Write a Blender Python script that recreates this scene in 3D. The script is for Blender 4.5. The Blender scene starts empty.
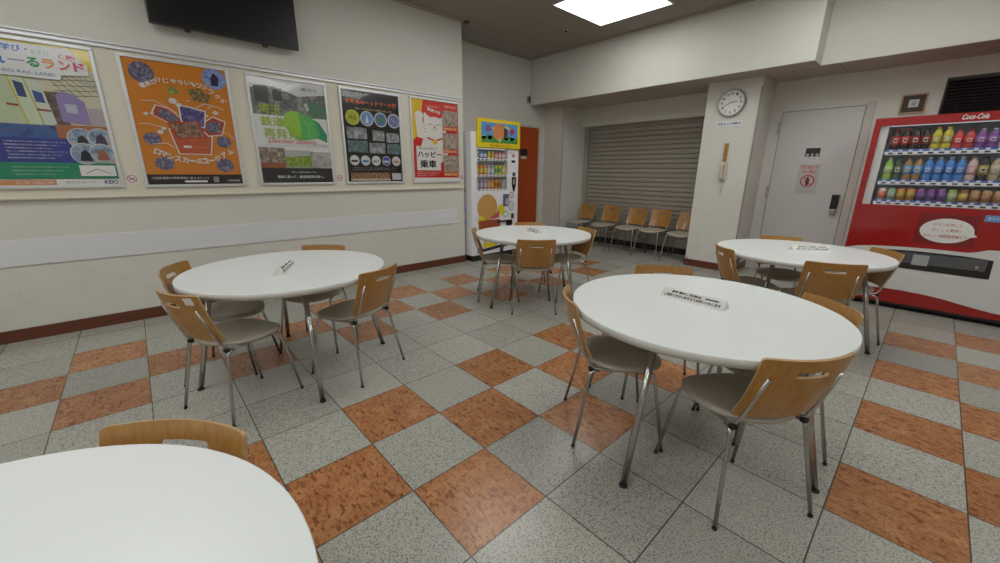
import bpy, bmesh, math, random
from mathutils import Vector, Matrix
random.seed(7)
D = bpy.data
SC = bpy.context.scene
COL = SC.collection
PI = math.pi

# ------------------------------------------------------------------ camera, world, exposure
def rz(a): return Matrix.Rotation(a, 3, 'Z')
def rx(a): return Matrix.Rotation(a, 3, 'X')
cam = D.cameras.new('camera'); cam.sensor_width = 36.0; cam.lens = 36.0 * 390.073 / 1000.0
cam.clip_start = 0.05; cam.clip_end = 60
camo = D.objects.new('camera', cam); COL.objects.link(camo)
camo.matrix_world = Matrix.Translation((1.2532, -0.6534, 1.3175)) @ (
    rz(0.829517647) @ rx(1.29682088) @ rz(0.00759396)).to_4x4()
SC.camera = camo
w = D.worlds.new('world'); SC.world = w; w.use_nodes = True
w.node_tree.nodes['Background'].inputs[0].default_value = (0.85, 0.92, 1, 1)
w.node_tree.nodes['Background'].inputs[1].default_value = 0.05
SC.view_settings.view_transform = 'Standard'
SC.view_settings.look = 'None'
SC.view_settings.gamma = 1.0
SC.view_settings.use_curve_mapping = False
SC.view_settings.exposure = 0.0
LAMP_POWER = 5.6
H = 3.204                     # ceiling height
LAMPS = [(x, y) for x in (-1.73, 0.435, 2.6) for y in (3.812, 2.0, -1.2, -3.1)]

# ------------------------------------------------------------------ materials
def nm(name):
    m = D.materials.new(name); m.use_nodes = True
    return m, m.node_tree, m.node_tree.nodes['Principled BSDF']
def setp(b, **k):
    for n, v in k.items():
        b.inputs[n.replace('_', ' ')].default_value = v
_pc = {}
def plain(name, c, rough=0.5, metal=0.0, coat=0.0, var=0.0, scale=8.0, bump=0.0, bscale=60.0):
    m, t, b = nm(name)
    setp(b, Roughness=rough, Metallic=metal, Coat_Weight=coat, Coat_Roughness=0.08)
    b.inputs['Base Color'].default_value = (*c, 1)
    if var > 0:
        tc = t.nodes.new('ShaderNodeTexCoord'); n = t.nodes.new('ShaderNodeTexNoise')
        n.inputs['Scale'].default_value = scale; n.inputs['Detail'].default_value = 4
        t.links.new(tc.outputs['Object'], n.inputs['Vector'])
        r = t.nodes.new('ShaderNodeMapRange')
        r.inputs['To Min'].default_value = 1 - var; r.inputs['To Max'].default_value = 1 + var
        t.links.new(n.outputs['Fac'], r.inputs['Value'])
        mx = t.nodes.new('ShaderNodeVectorMath'); mx.operation = 'SCALE'
        mx.inputs[0].default_value = c
        t.links.new(r.outputs['Result'], mx.inputs['Scale'])
        t.links.new(mx.outputs[0], b.inputs['Base Color'])
    if bump > 0:
        tc = t.nodes.new('ShaderNodeTexCoord'); n = t.nodes.new('ShaderNodeTexNoise')
        n.inputs['Scale'].default_value = bscale
        t.links.new(tc.outputs['Object'], n.inputs['Vector'])
        bp = t.nodes.new('ShaderNodeBump'); bp.inputs['Strength'].default_value = bump
        bp.inputs['Distance'].default_value = 0.01
        t.links.new(n.outputs['Fac'], bp.inputs['Height']); t.links.new(bp.outputs[0], b.inputs['Normal'])
    return m
def ink(c, gloss=0.3):
    """a printed or painted flat colour"""
    k = (tuple(round(x, 3) for x in c), gloss)
    if k not in _pc:
        _pc[k] = plain('print_colour', c, gloss, coat=0.25 if gloss < 0.25 else 0.0, var=0.03, scale=30)
    return _pc[k]
def glow(name, c, s):
    m = D.materials.new(name); m.use_nodes = True; t = m.node_tree; t.nodes.clear()
    e = t.nodes.new('ShaderNodeEmission'); e.inputs[0].default_value = (*c, 1); e.inputs[1].default_value = s
    o = t.nodes.new('ShaderNodeOutputMaterial'); t.links.new(e.outputs[0], o.inputs[0]); return m
def pane(name, tint=(1, 1, 1), refl=0.06):
    m = D.materials.new(name); m.use_nodes = True; t = m.node_tree; t.nodes.clear()
    a = t.nodes.new('ShaderNodeBsdfTransparent'); a.inputs[0].default_value = (*tint, 1)
    g = t.nodes.new('ShaderNodeBsdfGlossy'); g.inputs['Roughness'].default_value = 0.02
    lw = t.nodes.new('ShaderNodeLayerWeight'); lw.inputs['Blend'].default_value = 0.5
    pw = t.nodes.new('ShaderNodeMath'); pw.operation = 'POWER'; pw.inputs[1].default_value = 4.0
    ma = t.nodes.new('ShaderNodeMath'); ma.operation = 'MULTIPLY_ADD'; ma.inputs[1].default_value = 0.6; ma.inputs[2].default_value = 0.025
    t.links.new(lw.outputs['Facing'], pw.inputs[0]); t.links.new(pw.outputs[0], ma.inputs[0])
    mx = t.nodes.new('ShaderNodeMixShader')
    t.links.new(ma.outputs[0], mx.inputs[0]); t.links.new(a.outputs[0], mx.inputs[1]); t.links.new(g.outputs[0], mx.inputs[2])
    o = t.nodes.new('ShaderNodeOutputMaterial'); t.links.new(mx.outputs[0], o.inputs[0]); return m
def photo(name, cols, scale=14, seed=0):
    """a small printed photograph: soft patches of a few colours"""
    m, t, b = nm(name); setp(b, Roughness=0.2, Coat_Weight=0.2, Coat_Roughness=0.08)
    tc = t.nodes.new('ShaderNodeTexCoord'); n = t.nodes.new('ShaderNodeTexNoise')
    mp = t.nodes.new('ShaderNodeMapping'); mp.inputs['Location'].default_value = (seed * 3.1, seed * 1.7, seed)
    n.inputs['Scale'].default_value = scale * 1.5; n.inputs['Detail'].default_value = 9; n.inputs['Roughness'].default_value = 0.68
    t.links.new(tc.outputs['Object'], mp.inputs[0]); t.links.new(mp.outputs[0], n.inputs['Vector'])
    r = t.nodes.new('ShaderNodeValToRGB'); r.color_ramp.interpolation = 'LINEAR'
    els = r.color_ramp.elements
    while len(els) < len(cols): els.new(0.5)
    for i, c in enumerate(cols):
        els[i].position = 0.3 + 0.4 * i / max(1, len(cols) - 1); els[i].color = (*c, 1)
    t.links.new(n.outputs['Fac'], r.inputs[0]); t.links.new(r.outputs[0], b.inputs['Base Color'])
    return m

def wood(name, c1, c2, axis=2):
    m, t, b = nm(name); setp(b, Roughness=0.32, Coat_Weight=0.25, Coat_Roughness=0.15)
    tc = t.nodes.new('ShaderNodeTexCoord'); mp = t.nodes.new('ShaderNodeMapping')
    s = [38, 38, 38]; s[axis] = 2.2; mp.inputs['Scale'].default_value = s
    n = t.nodes.new('ShaderNodeTexNoise'); n.inputs['Scale'].default_value = 2.4; n.inputs['Detail'].default_value = 5
    r = t.nodes.new('ShaderNodeValToRGB'); r.color_ramp.elements[0].color = (*c1, 1); r.color_ramp.elements[1].color = (*c2, 1)
    r.color_ramp.elements[0].position = 0.3; r.color_ramp.elements[1].position = 0.7
    t.links.new(tc.outputs['Object'], mp.inputs[0]); t.links.new(mp.outputs[0], n.inputs['Vector'])
    t.links.new(n.outputs['Fac'], r.inputs[0]); t.links.new(r.outputs[0], b.inputs['Base Color'])
    return m

class NG:
    """short-hand for math node graphs"""
    def __init__(s, t): s.t = t
    def m(s, op, a, b=None, c=None):
        n = s.t.nodes.new('ShaderNodeMath'); n.operation = op
        for i, v in enumerate((a, b, c)):
            if v is None: continue
            if isinstance(v, (int, float)): n.inputs[i].default_value = v
            else: s.t.links.new(v, n.inputs[i])
        return n.outputs[0]
    def mix(s, f, a, b):
        n = s.t.nodes.new('ShaderNodeMix'); n.data_type = 'RGBA'
        if isinstance(f, (int, float)): n.inputs[0].default_value = f
        else: s.t.links.new(f, n.inputs[0])
        for i, v in ((6, a), (7, b)):
            if isinstance(v, tuple): n.inputs[i].default_value = (*v, 1)
            else: s.t.links.new(v, n.inputs[i])
        return n.outputs[2]

def floor_material():
    m, t, b = nm('polished_stone_tiles'); g = NG(t)
    geo = t.nodes.new('ShaderNodeNewGeometry'); sep = t.nodes.new('ShaderNodeSeparateXYZ')
    t.links.new(geo.outputs['Position'], sep.inputs[0])
    u = g.m('DIVIDE', sep.outputs[0], 0.4); v = g.m('DIVIDE', sep.outputs[1], 0.4)
    cu = g.m('FLOOR', u); cv = g.m('FLOOR', v)
    fu = g.m('FRACT', u); fv = g.m('FRACT', v)
    # rust-coloured marble where the row and column are both odd or both even, in strips three tiles wide out of five
    par = g.m('FLOORED_MODULO', g.m('ADD', cu, cv), 2.0)
    even = g.m('LESS_THAN', par, 0.5)
    md = g.m('FLOORED_MODULO', g.m('ADD', cu, 2.0), 5.0)
    strip = g.m('LESS_THAN', md, 2.5)
    far = g.m('LESS_THAN', cv, 10.5)
    rust = g.m('MULTIPLY', g.m('MULTIPLY', even, strip), far)
    # per tile random
    wn = t.nodes.new('ShaderNodeTexWhiteNoise'); wn.noise_dimensions = '2D'
    cmb = t.nodes.new('ShaderNodeCombineXYZ'); t.links.new(cu, cmb.inputs[0]); t.links.new(cv, cmb.inputs[1])
    t.links.new(cmb.outputs[0], wn.inputs['Vector'])
    rnd = wn.outputs['Value']
    # granite: grey-green ground, small dark and pale grains
    off = t.nodes.new('ShaderNodeVectorMath'); off.operation = 'ADD'
    sc = t.nodes.new('ShaderNodeVectorMath'); sc.operation = 'SCALE'; sc.inputs['Scale'].default_value = 7.0
    t.links.new(wn.outputs['Color'], sc.inputs[0]); t.links.new(geo.outputs['Position'], off.inputs[0]); t.links.new(sc.outputs[0], off.inputs[1])
    P = off.outputs[0]
    n1 = t.nodes.new('ShaderNodeTexNoise'); n1.inputs['Scale'].default_value = 150; n1.inputs['Detail'].default_value = 2
    n2 = t.nodes.new('ShaderNodeTexVoronoi'); n2.inputs['Scale'].default_value = 120
    n3 = t.nodes.new('ShaderNodeTexNoise'); n3.inputs['Scale'].default_value = 60; n3.inputs['Detail'].default_value = 3
    for n in (n1, n2, n3): t.links.new(P, n.inputs['Vector'])
    def ramp(src, p0, c0, p1, c1):
        r = t.nodes.new('ShaderNodeValToRGB'); e = r.color_ramp.elements
        e[0].position = p0; e[0].color = (*c0, 1); e[1].position = p1; e[1].color = (*c1, 1)
        t.links.new(src, r.inputs[0]); return r.outputs[0]
    gran = ramp(n3.outputs['Fac'], 0.35, (0.395, 0.395, 0.345), 0.65, (0.45, 0.45, 0.40))
    spk = ramp(n1.outputs['Fac'], 0.39, (1, 1, 1), 0.46, (0, 0, 0))
    gran = g.mix(g.m('MULTIPLY', spk, 0.62), gran, (0.07, 0.07, 0.06))
    sp2 = ramp(n2.outputs['Distance'], 0.10, (1, 1, 1), 0.2, (0, 0, 0))
    gran = g.mix(g.m('MULTIPLY', sp2, 0.4), gran, (0.60, 0.58, 0.52))
    # marble: warm ground with darker wandering veins
    wv = t.nodes.new('ShaderNodeTexNoise'); wv.inputs['Scale'].default_value = 26; wv.inputs['Detail'].default_value = 5; wv.inputs['Distortion'].default_value = 1.6
    mp = t.nodes.new('ShaderNodeMapping'); t.links.new(P, mp.inputs[0]); mp.inputs['Scale'].default_value = (1.0, 0.62, 1)
    t.links.new(mp.outputs[0], wv.inputs['Vector'])
    vein = g.m('ABSOLUTE', g.m('SUBTRACT', wv.outputs['Fac'], 0.5))
    vf = ramp(vein, 0.0, (1, 1, 1), 0.045, (0, 0, 0))
    cl = t.nodes.new('ShaderNodeTexNoise'); cl.inputs['Scale'].default_value = 11; cl.inputs['Detail'].default_value = 4; t.links.new(P, cl.inputs['Vector'])
    marb = ramp(cl.outputs['Fac'], 0.3, (0.39, 0.165, 0.066), 0.7, (0.51, 0.245, 0.105))
    marb = g.mix(g.m('MULTIPLY', vf, 0.55), marb, (0.20, 0.062, 0.02))
    fk = t.nodes.new('ShaderNodeTexNoise'); fk.inputs['Scale'].default_value = 52; fk.inputs['Detail'].default_value = 3; fk.inputs['Distortion'].default_value = 0.8
    mp2 = t.nodes.new('ShaderNodeMapping'); mp2.inputs['Rotation'].default_value = (0, 0, 0.6); mp2.inputs['Scale'].default_value = (0.45, 1.15, 1); t.links.new(P, mp2.inputs[0]); t.links.new(mp2.outputs[0], fk.inputs['Vector'])
    ff = ramp(fk.outputs['Fac'], 0.52, (0, 0, 0), 0.66, (1, 1, 1))
    marb = g.mix(g.m('MULTIPLY', ff, 0.85), marb, (0.17, 0.052, 0.016))
    col = g.mix(rust, gran, marb)
    val = g.m('MULTIPLY_ADD', rnd, 0.24, 0.88)
    sc2 = t.nodes.new('ShaderNodeVectorMath'); sc2.operation = 'SCALE'; t.links.new(col, sc2.inputs[0]); t.links.new(val, sc2.inputs['Scale'])
    # joints
    def edge(f): return g.m('LESS_THAN', g.m('MINIMUM', f, g.m('SUBTRACT', 1.0, f)), 0.0062)
    jt = g.m('MAXIMUM', edge(fu), edge(fv))
    fin = g.mix(g.m('MULTIPLY', jt, 0.9), sc2.outputs[0], (0.055, 0.05, 0.042))
    t.links.new(fin, b.inputs['Base Color'])
    wear = t.nodes.new('ShaderNodeTexNoise'); wear.inputs['Scale'].default_value = 3.0; wear.inputs['Detail'].default_value = 4
    t.links.new(geo.outputs['Position'], wear.inputs['Vector'])
    ro = t.nodes.new('ShaderNodeMapRange'); ro.inputs['To Min'].default_value = 0.235; ro.inputs['To Max'].default_value = 0.285
    t.links.new(wear.outputs['Fac'], ro.inputs['Value']); t.links.new(ro.outputs[0], b.inputs['Roughness'])
    bp = t.nodes.new('ShaderNodeBump'); bp.inputs['Strength'].default_value = 0.35; bp.inputs['Distance'].default_value = 0.0015
    t.links.new(g.m('SUBTRACT', 1.0, jt), bp.inputs['Height']); t.links.new(bp.outputs[0], b.inputs['Normal'])
    return m

def ceiling_material():
    m, t, b = nm('perforated_ceiling_board'); g = NG(t); setp(b, Roughness=0.9)
    geo = t.nodes.new('ShaderNodeNewGeometry'); sep = t.nodes.new('ShaderNodeSeparateXYZ')
    t.links.new(geo.outputs['Position'], sep.inputs[0])
    def c(o): return g.m('SUBTRACT', g.m('FRACT', g.m('DIVIDE', o, 0.03)), 0.5)
    a = c(sep.outputs[0]); d = c(sep.outputs[1])
    r2 = g.m('ADD', g.m('MULTIPLY', a, a), g.m('MULTIPLY', d, d))
    hole = g.m('LESS_THAN', r2, 0.05)
    col = g.mix(g.m('MULTIPLY', hole, 0.8), (0.33, 0.30, 0.26), (0.05, 0.042, 0.034))
    def seam(o, w): return g.m('LESS_THAN', g.m('FRACT', g.m('DIVIDE', o, w)), 0.008)
    s = g.m('MAXIMUM', seam(sep.outputs[0], 0.9), seam(sep.outputs[1], 0.45))
    col = g.mix(g.m('MULTIPLY', s, 0.5), col, (0.12, 0.11, 0.09))
    t.links.new(col, b.inputs['Base Color'])
    return m

def wall_material():
    m, t, b = nm('painted_plaster'); g = NG(t); setp(b, Roughness=0.55)
    geo = t.nodes.new('ShaderNodeNewGeometry')
    n = t.nodes.new('ShaderNodeTexNoise'); n.inputs['Scale'].default_value = 1.3; n.inputs['Detail'].default_value = 5
    t.links.new(geo.outputs['Position'], n.inputs['Vector'])
    r = t.nodes.new('ShaderNodeValToRGB'); e = r.color_ramp.elements
    e[0].position = 0.3; e[0].color = (0.66, 0.655, 0.605, 1); e[1].position = 0.7; e[1].color = (0.705, 0.70, 0.65, 1)
    t.links.new(n.outputs['Fac'], r.inputs[0])
    # scuffs left by chair backs low on the walls
    sep = t.nodes.new('ShaderNodeSeparateXYZ'); t.links.new(geo.outputs['Position'], sep.inputs[0])
    n2 = t.nodes.new('ShaderNodeTexNoise'); n2.inputs['Scale'].default_value = 6; n2.inputs['Detail'].default_value = 6
    t.links.new(geo.outputs['Position'], n2.inputs['Vector'])
    sc = g.m('MULTIPLY', g.m('GREATER_THAN', n2.outputs['Fac'], 0.60), g.m('LESS_THAN', sep.outputs[2], 0.58))
    col = g.mix(g.m('MULTIPLY', sc, 0.07), r.outputs[0], (0.36, 0.32, 0.26))
    t.links.new(col, b.inputs['Base Color'])
    n3 = t.nodes.new('ShaderNodeTexNoise'); n3.inputs['Scale'].default_value = 180; t.links.new(geo.outputs['Position'], n3.inputs['Vector'])
    bp = t.nodes.new('ShaderNodeBump'); bp.inputs['Strength'].default_value = 0.05; bp.inputs['Distance'].default_value = 0.004
    t.links.new(n3.outputs['Fac'], bp.inputs['Height']); t.links.new(bp.outputs[0], b.inputs['Normal'])
    return m

M = dict(
    floor=floor_material(), ceiling=ceiling_material(), wall=wall_material(),
    molding=plain('ceiling_moulding', (0.36, 0.33, 0.28), 0.6),
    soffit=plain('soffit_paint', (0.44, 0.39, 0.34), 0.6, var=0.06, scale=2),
    base=plain('brown_stone_skirting', (0.13, 0.038, 0.018), 0.3, var=0.3, scale=25),
    board=plain('cream_board', (0.70, 0.67, 0.56), 0.55, var=0.03, scale=3),
    band=plain('white_guard_board', (0.74, 0.76, 0.79), 0.45),
    alu=plain('anodised_aluminium', (0.72, 0.74, 0.77), 0.38, 0.6),
    chrome=plain('chrome', (0.50, 0.49, 0.48), 0.22, 1.0),
    steel=plain('brushed_steel', (0.45, 0.44, 0.42), 0.35, 1.0),
    rubber=plain('black_rubber', (0.012, 0.012, 0.012), 0.6),
    laminate=plain('white_laminate', (0.81, 0.85, 0.85), 0.26, var=0.01, scale=3),
    tedge=plain('table_edge_band', (0.60, 0.60, 0.57), 0.4),
    under=plain('table_underside', (0.30, 0.29, 0.27), 0.6),
    wood=wood('varnished_beech_plywood', (0.345, 0.165, 0.036), (0.46, 0.235, 0.058)),
    woodedge=wood('plywood_edge', (0.44, 0.28, 0.13), (0.56, 0.38, 0.19), axis=0),
    seat=plain('taupe_vinyl', (0.46, 0.43, 0.355), 0.45, var=0.05, scale=20),
    black=plain('black_plastic', (0.012, 0.012, 0.013), 0.35),
    tv=plain('television_glass', (0.002, 0.002, 0.0025), 0.36),
    shutter=plain('grey_beige_enamel', (0.36, 0.335, 0.285), 0.45, var=0.04, scale=3),
    door=plain('door_enamel', (0.62, 0.615, 0.605), 0.45),
    doorframe=plain('door_frame_enamel', (0.58, 0.55, 0.50), 0.45),
    orange=plain('orange_door_enamel', (0.42, 0.066, 0.008), 0.4),
    dark=plain('dark_gap', (0.02, 0.018, 0.016), 0.8),
    kwhite=plain('bright_white_enamel', (0.84, 0.85, 0.89), 0.3),
    vframe=plain('dark_bronze_frame', (0.05, 0.042, 0.035), 0.4, 0.5),
    red=plain('red_enamel', (0.33, 0.007, 0.008), 0.25, coat=0.4),
    redd=plain('deep_red_panel', (0.20, 0.008, 0.010), 0.2, coat=0.5),
    white=plain('white_enamel', (0.66, 0.66, 0.65), 0.35),
    paper=plain('white_paper', (0.75, 0.75, 0.73), 0.7),
    yellow=plain('yellow_enamel', (0.80, 0.62, 0.015), 0.3),
    glass=pane('clear_pane'),
    lampglow=glow('lamp_diffuser', (1.0, 1.0, 0.97), LAMP_POWER),
    addedglow=glow('added_glow_strip', (0.9, 0.96, 1.0), 0.45),  # weak glow for the strips added to brighten both machine displays
    label=plain('white_price_strip', (0.78, 0.80, 0.84), 0.4),
    plastic=plain('cream_plastic', (0.62, 0.58, 0.48), 0.4),
    clockface=plain('clock_dial', (0.80, 0.80, 0.78), 0.4),
)

def make_translucent(m, c, f):
    t = m.node_tree; b = t.nodes['Principled BSDF']; o = t.nodes['Material Output']
    tr = t.nodes.new('ShaderNodeBsdfTranslucent'); tr.inputs[0].default_value = (*c, 1)
    mx = t.nodes.new('ShaderNodeMixShader'); mx.inputs[0].default_value = f
    t.links.new(b.outputs[0], mx.inputs[1]); t.links.new(tr.outputs[0], mx.inputs[2]); t.links.new(mx.outputs[0], o.inputs[0])
M['card'] = plain('thin_white_card', (0.90, 0.90, 0.86), 0.7); make_translucent(M['card'], (.9, .9, .86), .15)

# ------------------------------------------------------------------ object helpers
def obj(name, me, parent=None, label=None):
    o = D.objects.new(name, me); COL.objects.link(o)
    if parent is not None: o.parent = parent
    if label: o['label'] = label
    return o
def struct(o): o['kind'] = 'structure'; return o
def tag(o, label, cat, group=None):
    o['label'] = label; o['category'] = cat
    if group: o['group'] = group
    return o
def thing(name, label, cat, loc=(0, 0, 0), rot=0.0, group=None):
    o = D.objects.new(name, None); COL.objects.link(o); o.empty_display_size = 0.1
    o.location = loc; o.rotation_euler = (0, 0, rot)
    return tag(o, label, cat, group)
def clone(root, label, loc, rot, group=None):
    def rec(o, par):
        c = o.copy(); COL.objects.link(c)
        if par is not None: c.parent = par
        for k in kids[o]: rec(k, c)
        return c
    kids = {}
    def walk(o):
        kids[o] = list(o.children)
        for k in kids[o]: walk(k)
    walk(root); c = rec(root, None)
    c.location = loc; c.rotation_euler = (0, 0, rot); c['label'] = label
    if group: c['group'] = group
    return c

class MB:
    """mesh builder with several materials"""
    def __init__(s): s.v = []; s.f = []; s.mi = []; s.sm = []; s.mats = []
    def mat(s, m):
        if m not in s.mats: s.mats.append(m)
        return s.mats.index(m)
    def add(s, vs, fs, m, smooth=False, mtx=None):
        o = len(s.v); k = s.mat(m)
        s.v += [tuple(mtx @ Vector(p)) if mtx is not None else tuple(p) for p in vs]
        for f in fs: s.f.append(tuple(i + o for i in f)); s.mi.append(k); s.sm.append(smooth)
        return s
    def box(s, x0, x1, y0, y1, z0, z1, m, bev=0.0, mtx=None, seg=2):
        bm = bmesh.new(); bmesh.ops.create_cube(bm, size=1)
        for v in bm.verts:
            v.co = Vector(((x0 + x1) / 2 + v.co.x * (x1 - x0), (y0 + y1) / 2 + v.co.y * (y1 - y0), (z0 + z1) / 2 + v.co.z * (z1 - z0)))
        if bev > 0: bmesh.ops.bevel(bm, geom=bm.edges[:], offset=bev, segments=seg, affect='EDGES', profile=0.6)
        bm.verts.ensure_lookup_table()
        s.add([v.co.copy() for v in bm.verts], [[v.index for v in f.verts] for f in bm.faces], m, False, mtx); bm.free(); return s
    def tube(s, pts, r, m, n=10, cap=True, r2=None, mtx=None):
        pts = [Vector(p) for p in pts]; vs = []; fs = []; up = None
        for i, p in enumerate(pts):
            d = (pts[min(i + 1, len(pts) - 1)] - pts[max(i - 1, 0)]).normalized()
            if up is None: up = Vector((0, 0, 1)) if abs(d.z) < 0.9 else Vector((0, 1, 0))
            a = d.cross(up).normalized(); up = a.cross(d).normalized()
            rr = r if r2 is None else r + (r2 - r) * i / (len(pts) - 1)
            for k in range(n):
                t = 2 * PI * k / n; vs.append(p + (a * math.cos(t) + up * math.sin(t)) * rr)
        for i in range(len(pts) - 1):
            for k in range(n):
                fs.append((i * n + k, i * n + (k + 1) % n, (i + 1) * n + (k + 1) % n, (i + 1) * n + k))
        s.add(vs, fs, m, True, mtx)
        if cap:
            o = len(s.v) - len(vs); k = s.mat(m)
            for f in ([o + i for i in range(n)][::-1], [o + (len(pts) - 1) * n + i for i in range(n)]):
                s.f.append(tuple(f)); s.mi.append(k); s.sm.append(False)
        return s
    def lathe(s, prof, m, n=32, mtx=None, smooth=True):
        """profile (r, z) spun about z; ends closed"""
        vs = []; fs = []
        for r, z in prof:
            for k in range(n):
                t = 2 * PI * k / n; vs.append((r * math.cos(t), r * math.sin(t), z))
        for i in range(len(prof) - 1):
            for k in range(n):
                fs.append((i * n + k, i * n + (k + 1) % n, (i + 1) * n + (k + 1) % n, (i + 1) * n + k))
        s.add(vs, fs, m, smooth, mtx)
        o = len(s.v) - len(vs); kk = s.mat(m)
        s.f.append(tuple(o + i for i in range(n))[::-1]); s.mi.append(kk); s.sm.append(False)
        s.f.append(tuple(o + (len(prof) - 1) * n + i for i in range(n))); s.mi.append(kk); s.sm.append(False)
        return s
    def prism(s, poly, z0, z1, m, mtx=None):
        """poly of (x, y) raised from z0 to z1"""
        n = len(poly); vs = [(x, y, z0) for x, y in poly] + [(x, y, z1) for x, y in poly]
        fs = [tuple(range(n))[::-1], tuple(range(n, 2 * n))] + [(i, (i + 1) % n, n + (i + 1) % n, n + i) for i in range(n)]
        return s.add(vs, fs, m, False, mtx)
    def build(s, name, parent=None, label=None):
        me = D.meshes.new(name); me.from_pydata(s.v, [], s.f)
        for m in s.mats: me.materials.append(m)
        me.polygons.foreach_set('material_index', s.mi); me.polygons.foreach_set('use_smooth', s.sm)
        me.update()
        bm = bmesh.new(); bm.from_mesh(me)
        if not getattr(s, 'flat', False): bmesh.ops.recalc_face_normals(bm, faces=bm.faces[:])
        bm.to_mesh(me); bm.free()
        return obj(name, me, parent, label)

def rounded(pts, r=0.03, n=6):
    """polyline with its inner corners rounded"""
    pts = [Vector(p) for p in pts]; out = [pts[0]]
    for i in range(1, len(pts) - 1):
        a, b, c = pts[i - 1], pts[i], pts[i + 1]
        q = min(r, (a - b).length * 0.48, (c - b).length * 0.48)
        p0 = b + (a - b).normalized() * q; p1 = b + (c - b).normalized() * q
        for k in range(n + 1):
            t = k / n; out.append(p0 * (1 - t) ** 2 + b * 2 * t * (1 - t) + p1 * t * t)
    out.append(pts[-1]); return out

_tx = {}
def text_mesh(s, shear=0.0, bold=0.0):
    k = (s, shear, bold)
    if k in _tx: return _tx[k]
    c = D.curves.new('lettering', 'FONT'); c.body = s; c.shear = shear; c.offset = bold
    c.resolution_u = 3; c.space_character = 1.0
    o = D.objects.new('lettering', c); COL.objects.link(o)
    bpy.context.view_layer.update()
    me = D.meshes.new_from_object(o.evaluated_get(bpy.context.evaluated_depsgraph_get()))
    vs = [(v.co.x, v.co.y) for v in me.vertices]; fs = [tuple(p.vertices) for p in me.polygons]
    D.objects.remove(o); D.curves.remove(c); D.meshes.remove(me)
    if vs:
        x0 = min(v[0] for v in vs); x1 = max(v[0] for v in vs); y0 = min(v[1] for v in vs); y1 = max(v[1] for v in vs)
        vs = [((x - x0) / max(x1 - x0, 1e-6), (y - y0) / max(y1 - y0, 1e-6)) for x, y in vs]
    _tx[k] = (vs, fs); return _tx[k]

class Sheet:
    """a flat printed sheet: u right, v up, n out of the face; each layer a hair above the last"""
    def __init__(s, origin, u, v, step=0.00035):
        s.o = Vector(origin); s.u = Vector(u); s.w = Vector(v); s.n = s.u.cross(s.w).normalized(); s.k = 0; s.mb = MB(); s.mb.flat = True; s.step = step
    def P(s, x, y, k=None): return s.o + s.u * x + s.w * y + s.n * (s.step * (s.k if k is None else k))
    def _m(s, c): return ink(c, 0.2) if isinstance(c, tuple) else c
    def poly(s, pts, c, lift=True):
        if lift: s.k += 1
        s.mb.add([s.P(x, y) for x, y in pts], [tuple(range(len(pts)))], s._m(c)); return s
    def rect(s, x0, y0, x1, y1, c, lift=True): return s.poly([(x0, y0), (x1, y0), (x1, y1), (x0, y1)], c, lift)
    def disc(s, x, y, r, c, ry=None, n=28, lift=True):
        ry = r if ry is None else ry
        return s.poly([(x + r * math.cos(2 * PI * i / n), y + ry * math.sin(2 * PI * i / n)) for i in range(n)], c, lift)
    def ring(s, x, y, r, wd, c, ry=None):
        s.k += 1; ry = r if ry is None else ry; n = 28; vs = []
        for i in range(n):
            a = 2 * PI * i / n; vs.append(s.P(x + r * math.cos(a), y + ry * math.sin(a))); vs.append(s.P(x + (r - wd) * math.cos(a), y + (ry - wd) * math.sin(a)))
        s.mb.add(vs, [(2 * i, (2 * i + 2) % (2 * n), (2 * i + 3) % (2 * n), 2 * i + 1) for i in range(n)], s._m(c)); return s
    def line(s, pts, wd, c, lift=True):
        if lift: s.k += 1
        for (x0, y0), (x1, y1) in zip(pts, pts[1:]):
            d = math.hypot(x1 - x0, y1 - y0) or 1e-6; a, b = -(y1 - y0) / d * wd / 2, (x1 - x0) / d * wd / 2
            s.poly([(x0 - a, y0 - b), (x1 - a, y1 - b), (x1 + a, y1 + b), (x0 + a, y0 + b)], c, False)
        return s
    def text(s, string, x0, y0, x1, y1, c, rot=0.0, shear=0.0, bold=0.0):
        vs, fs = text_mesh(string, shear, bold); s.k += 1; cx, cy = (x0 + x1) / 2, (y0 + y1) / 2; out = []
        for a, b in vs:
            x = x0 + a * (x1 - x0) - cx; y = y0 + b * (y1 - y0) - cy
            out.append(s.P(cx + x * math.cos(rot) - y * math.sin(rot), cy + x * math.sin(rot) + y * math.cos(rot)))
        s.mb.add(out, fs, s._m(c)); return s
    def arc(s, string, pts, h, c, bold=0.0):
        """characters one by one along a polyline of centres"""
        n = len(string); segs = len(pts) - 1
        for i, ch in enumerate(string):
            t = (i + 0.5) / n * segs; j = min(int(t), segs - 1); f = t - j
            x = pts[j][0] * (1 - f) + pts[j + 1][0] * f; y = pts[j][1] * (1 - f) + pts[j + 1][1] * f
            a = math.atan2(pts[j + 1][1] - pts[j][1], pts[j + 1][0] - pts[j][0])
            hh = h * (0.25 if ch == 'ー' else 1)
            s.text(ch, x - h / 2, y - hh / 2, x + h / 2, y + hh / 2, c, a, 0, bold); s.k -= 1
        s.k += 1
    def build(s, name, parent=None, label=None): return s.mb.build(name, parent, label)

WHITE = (0.72, 0.72, 0.71); INK = (0.02, 0.02, 0.025)
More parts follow.
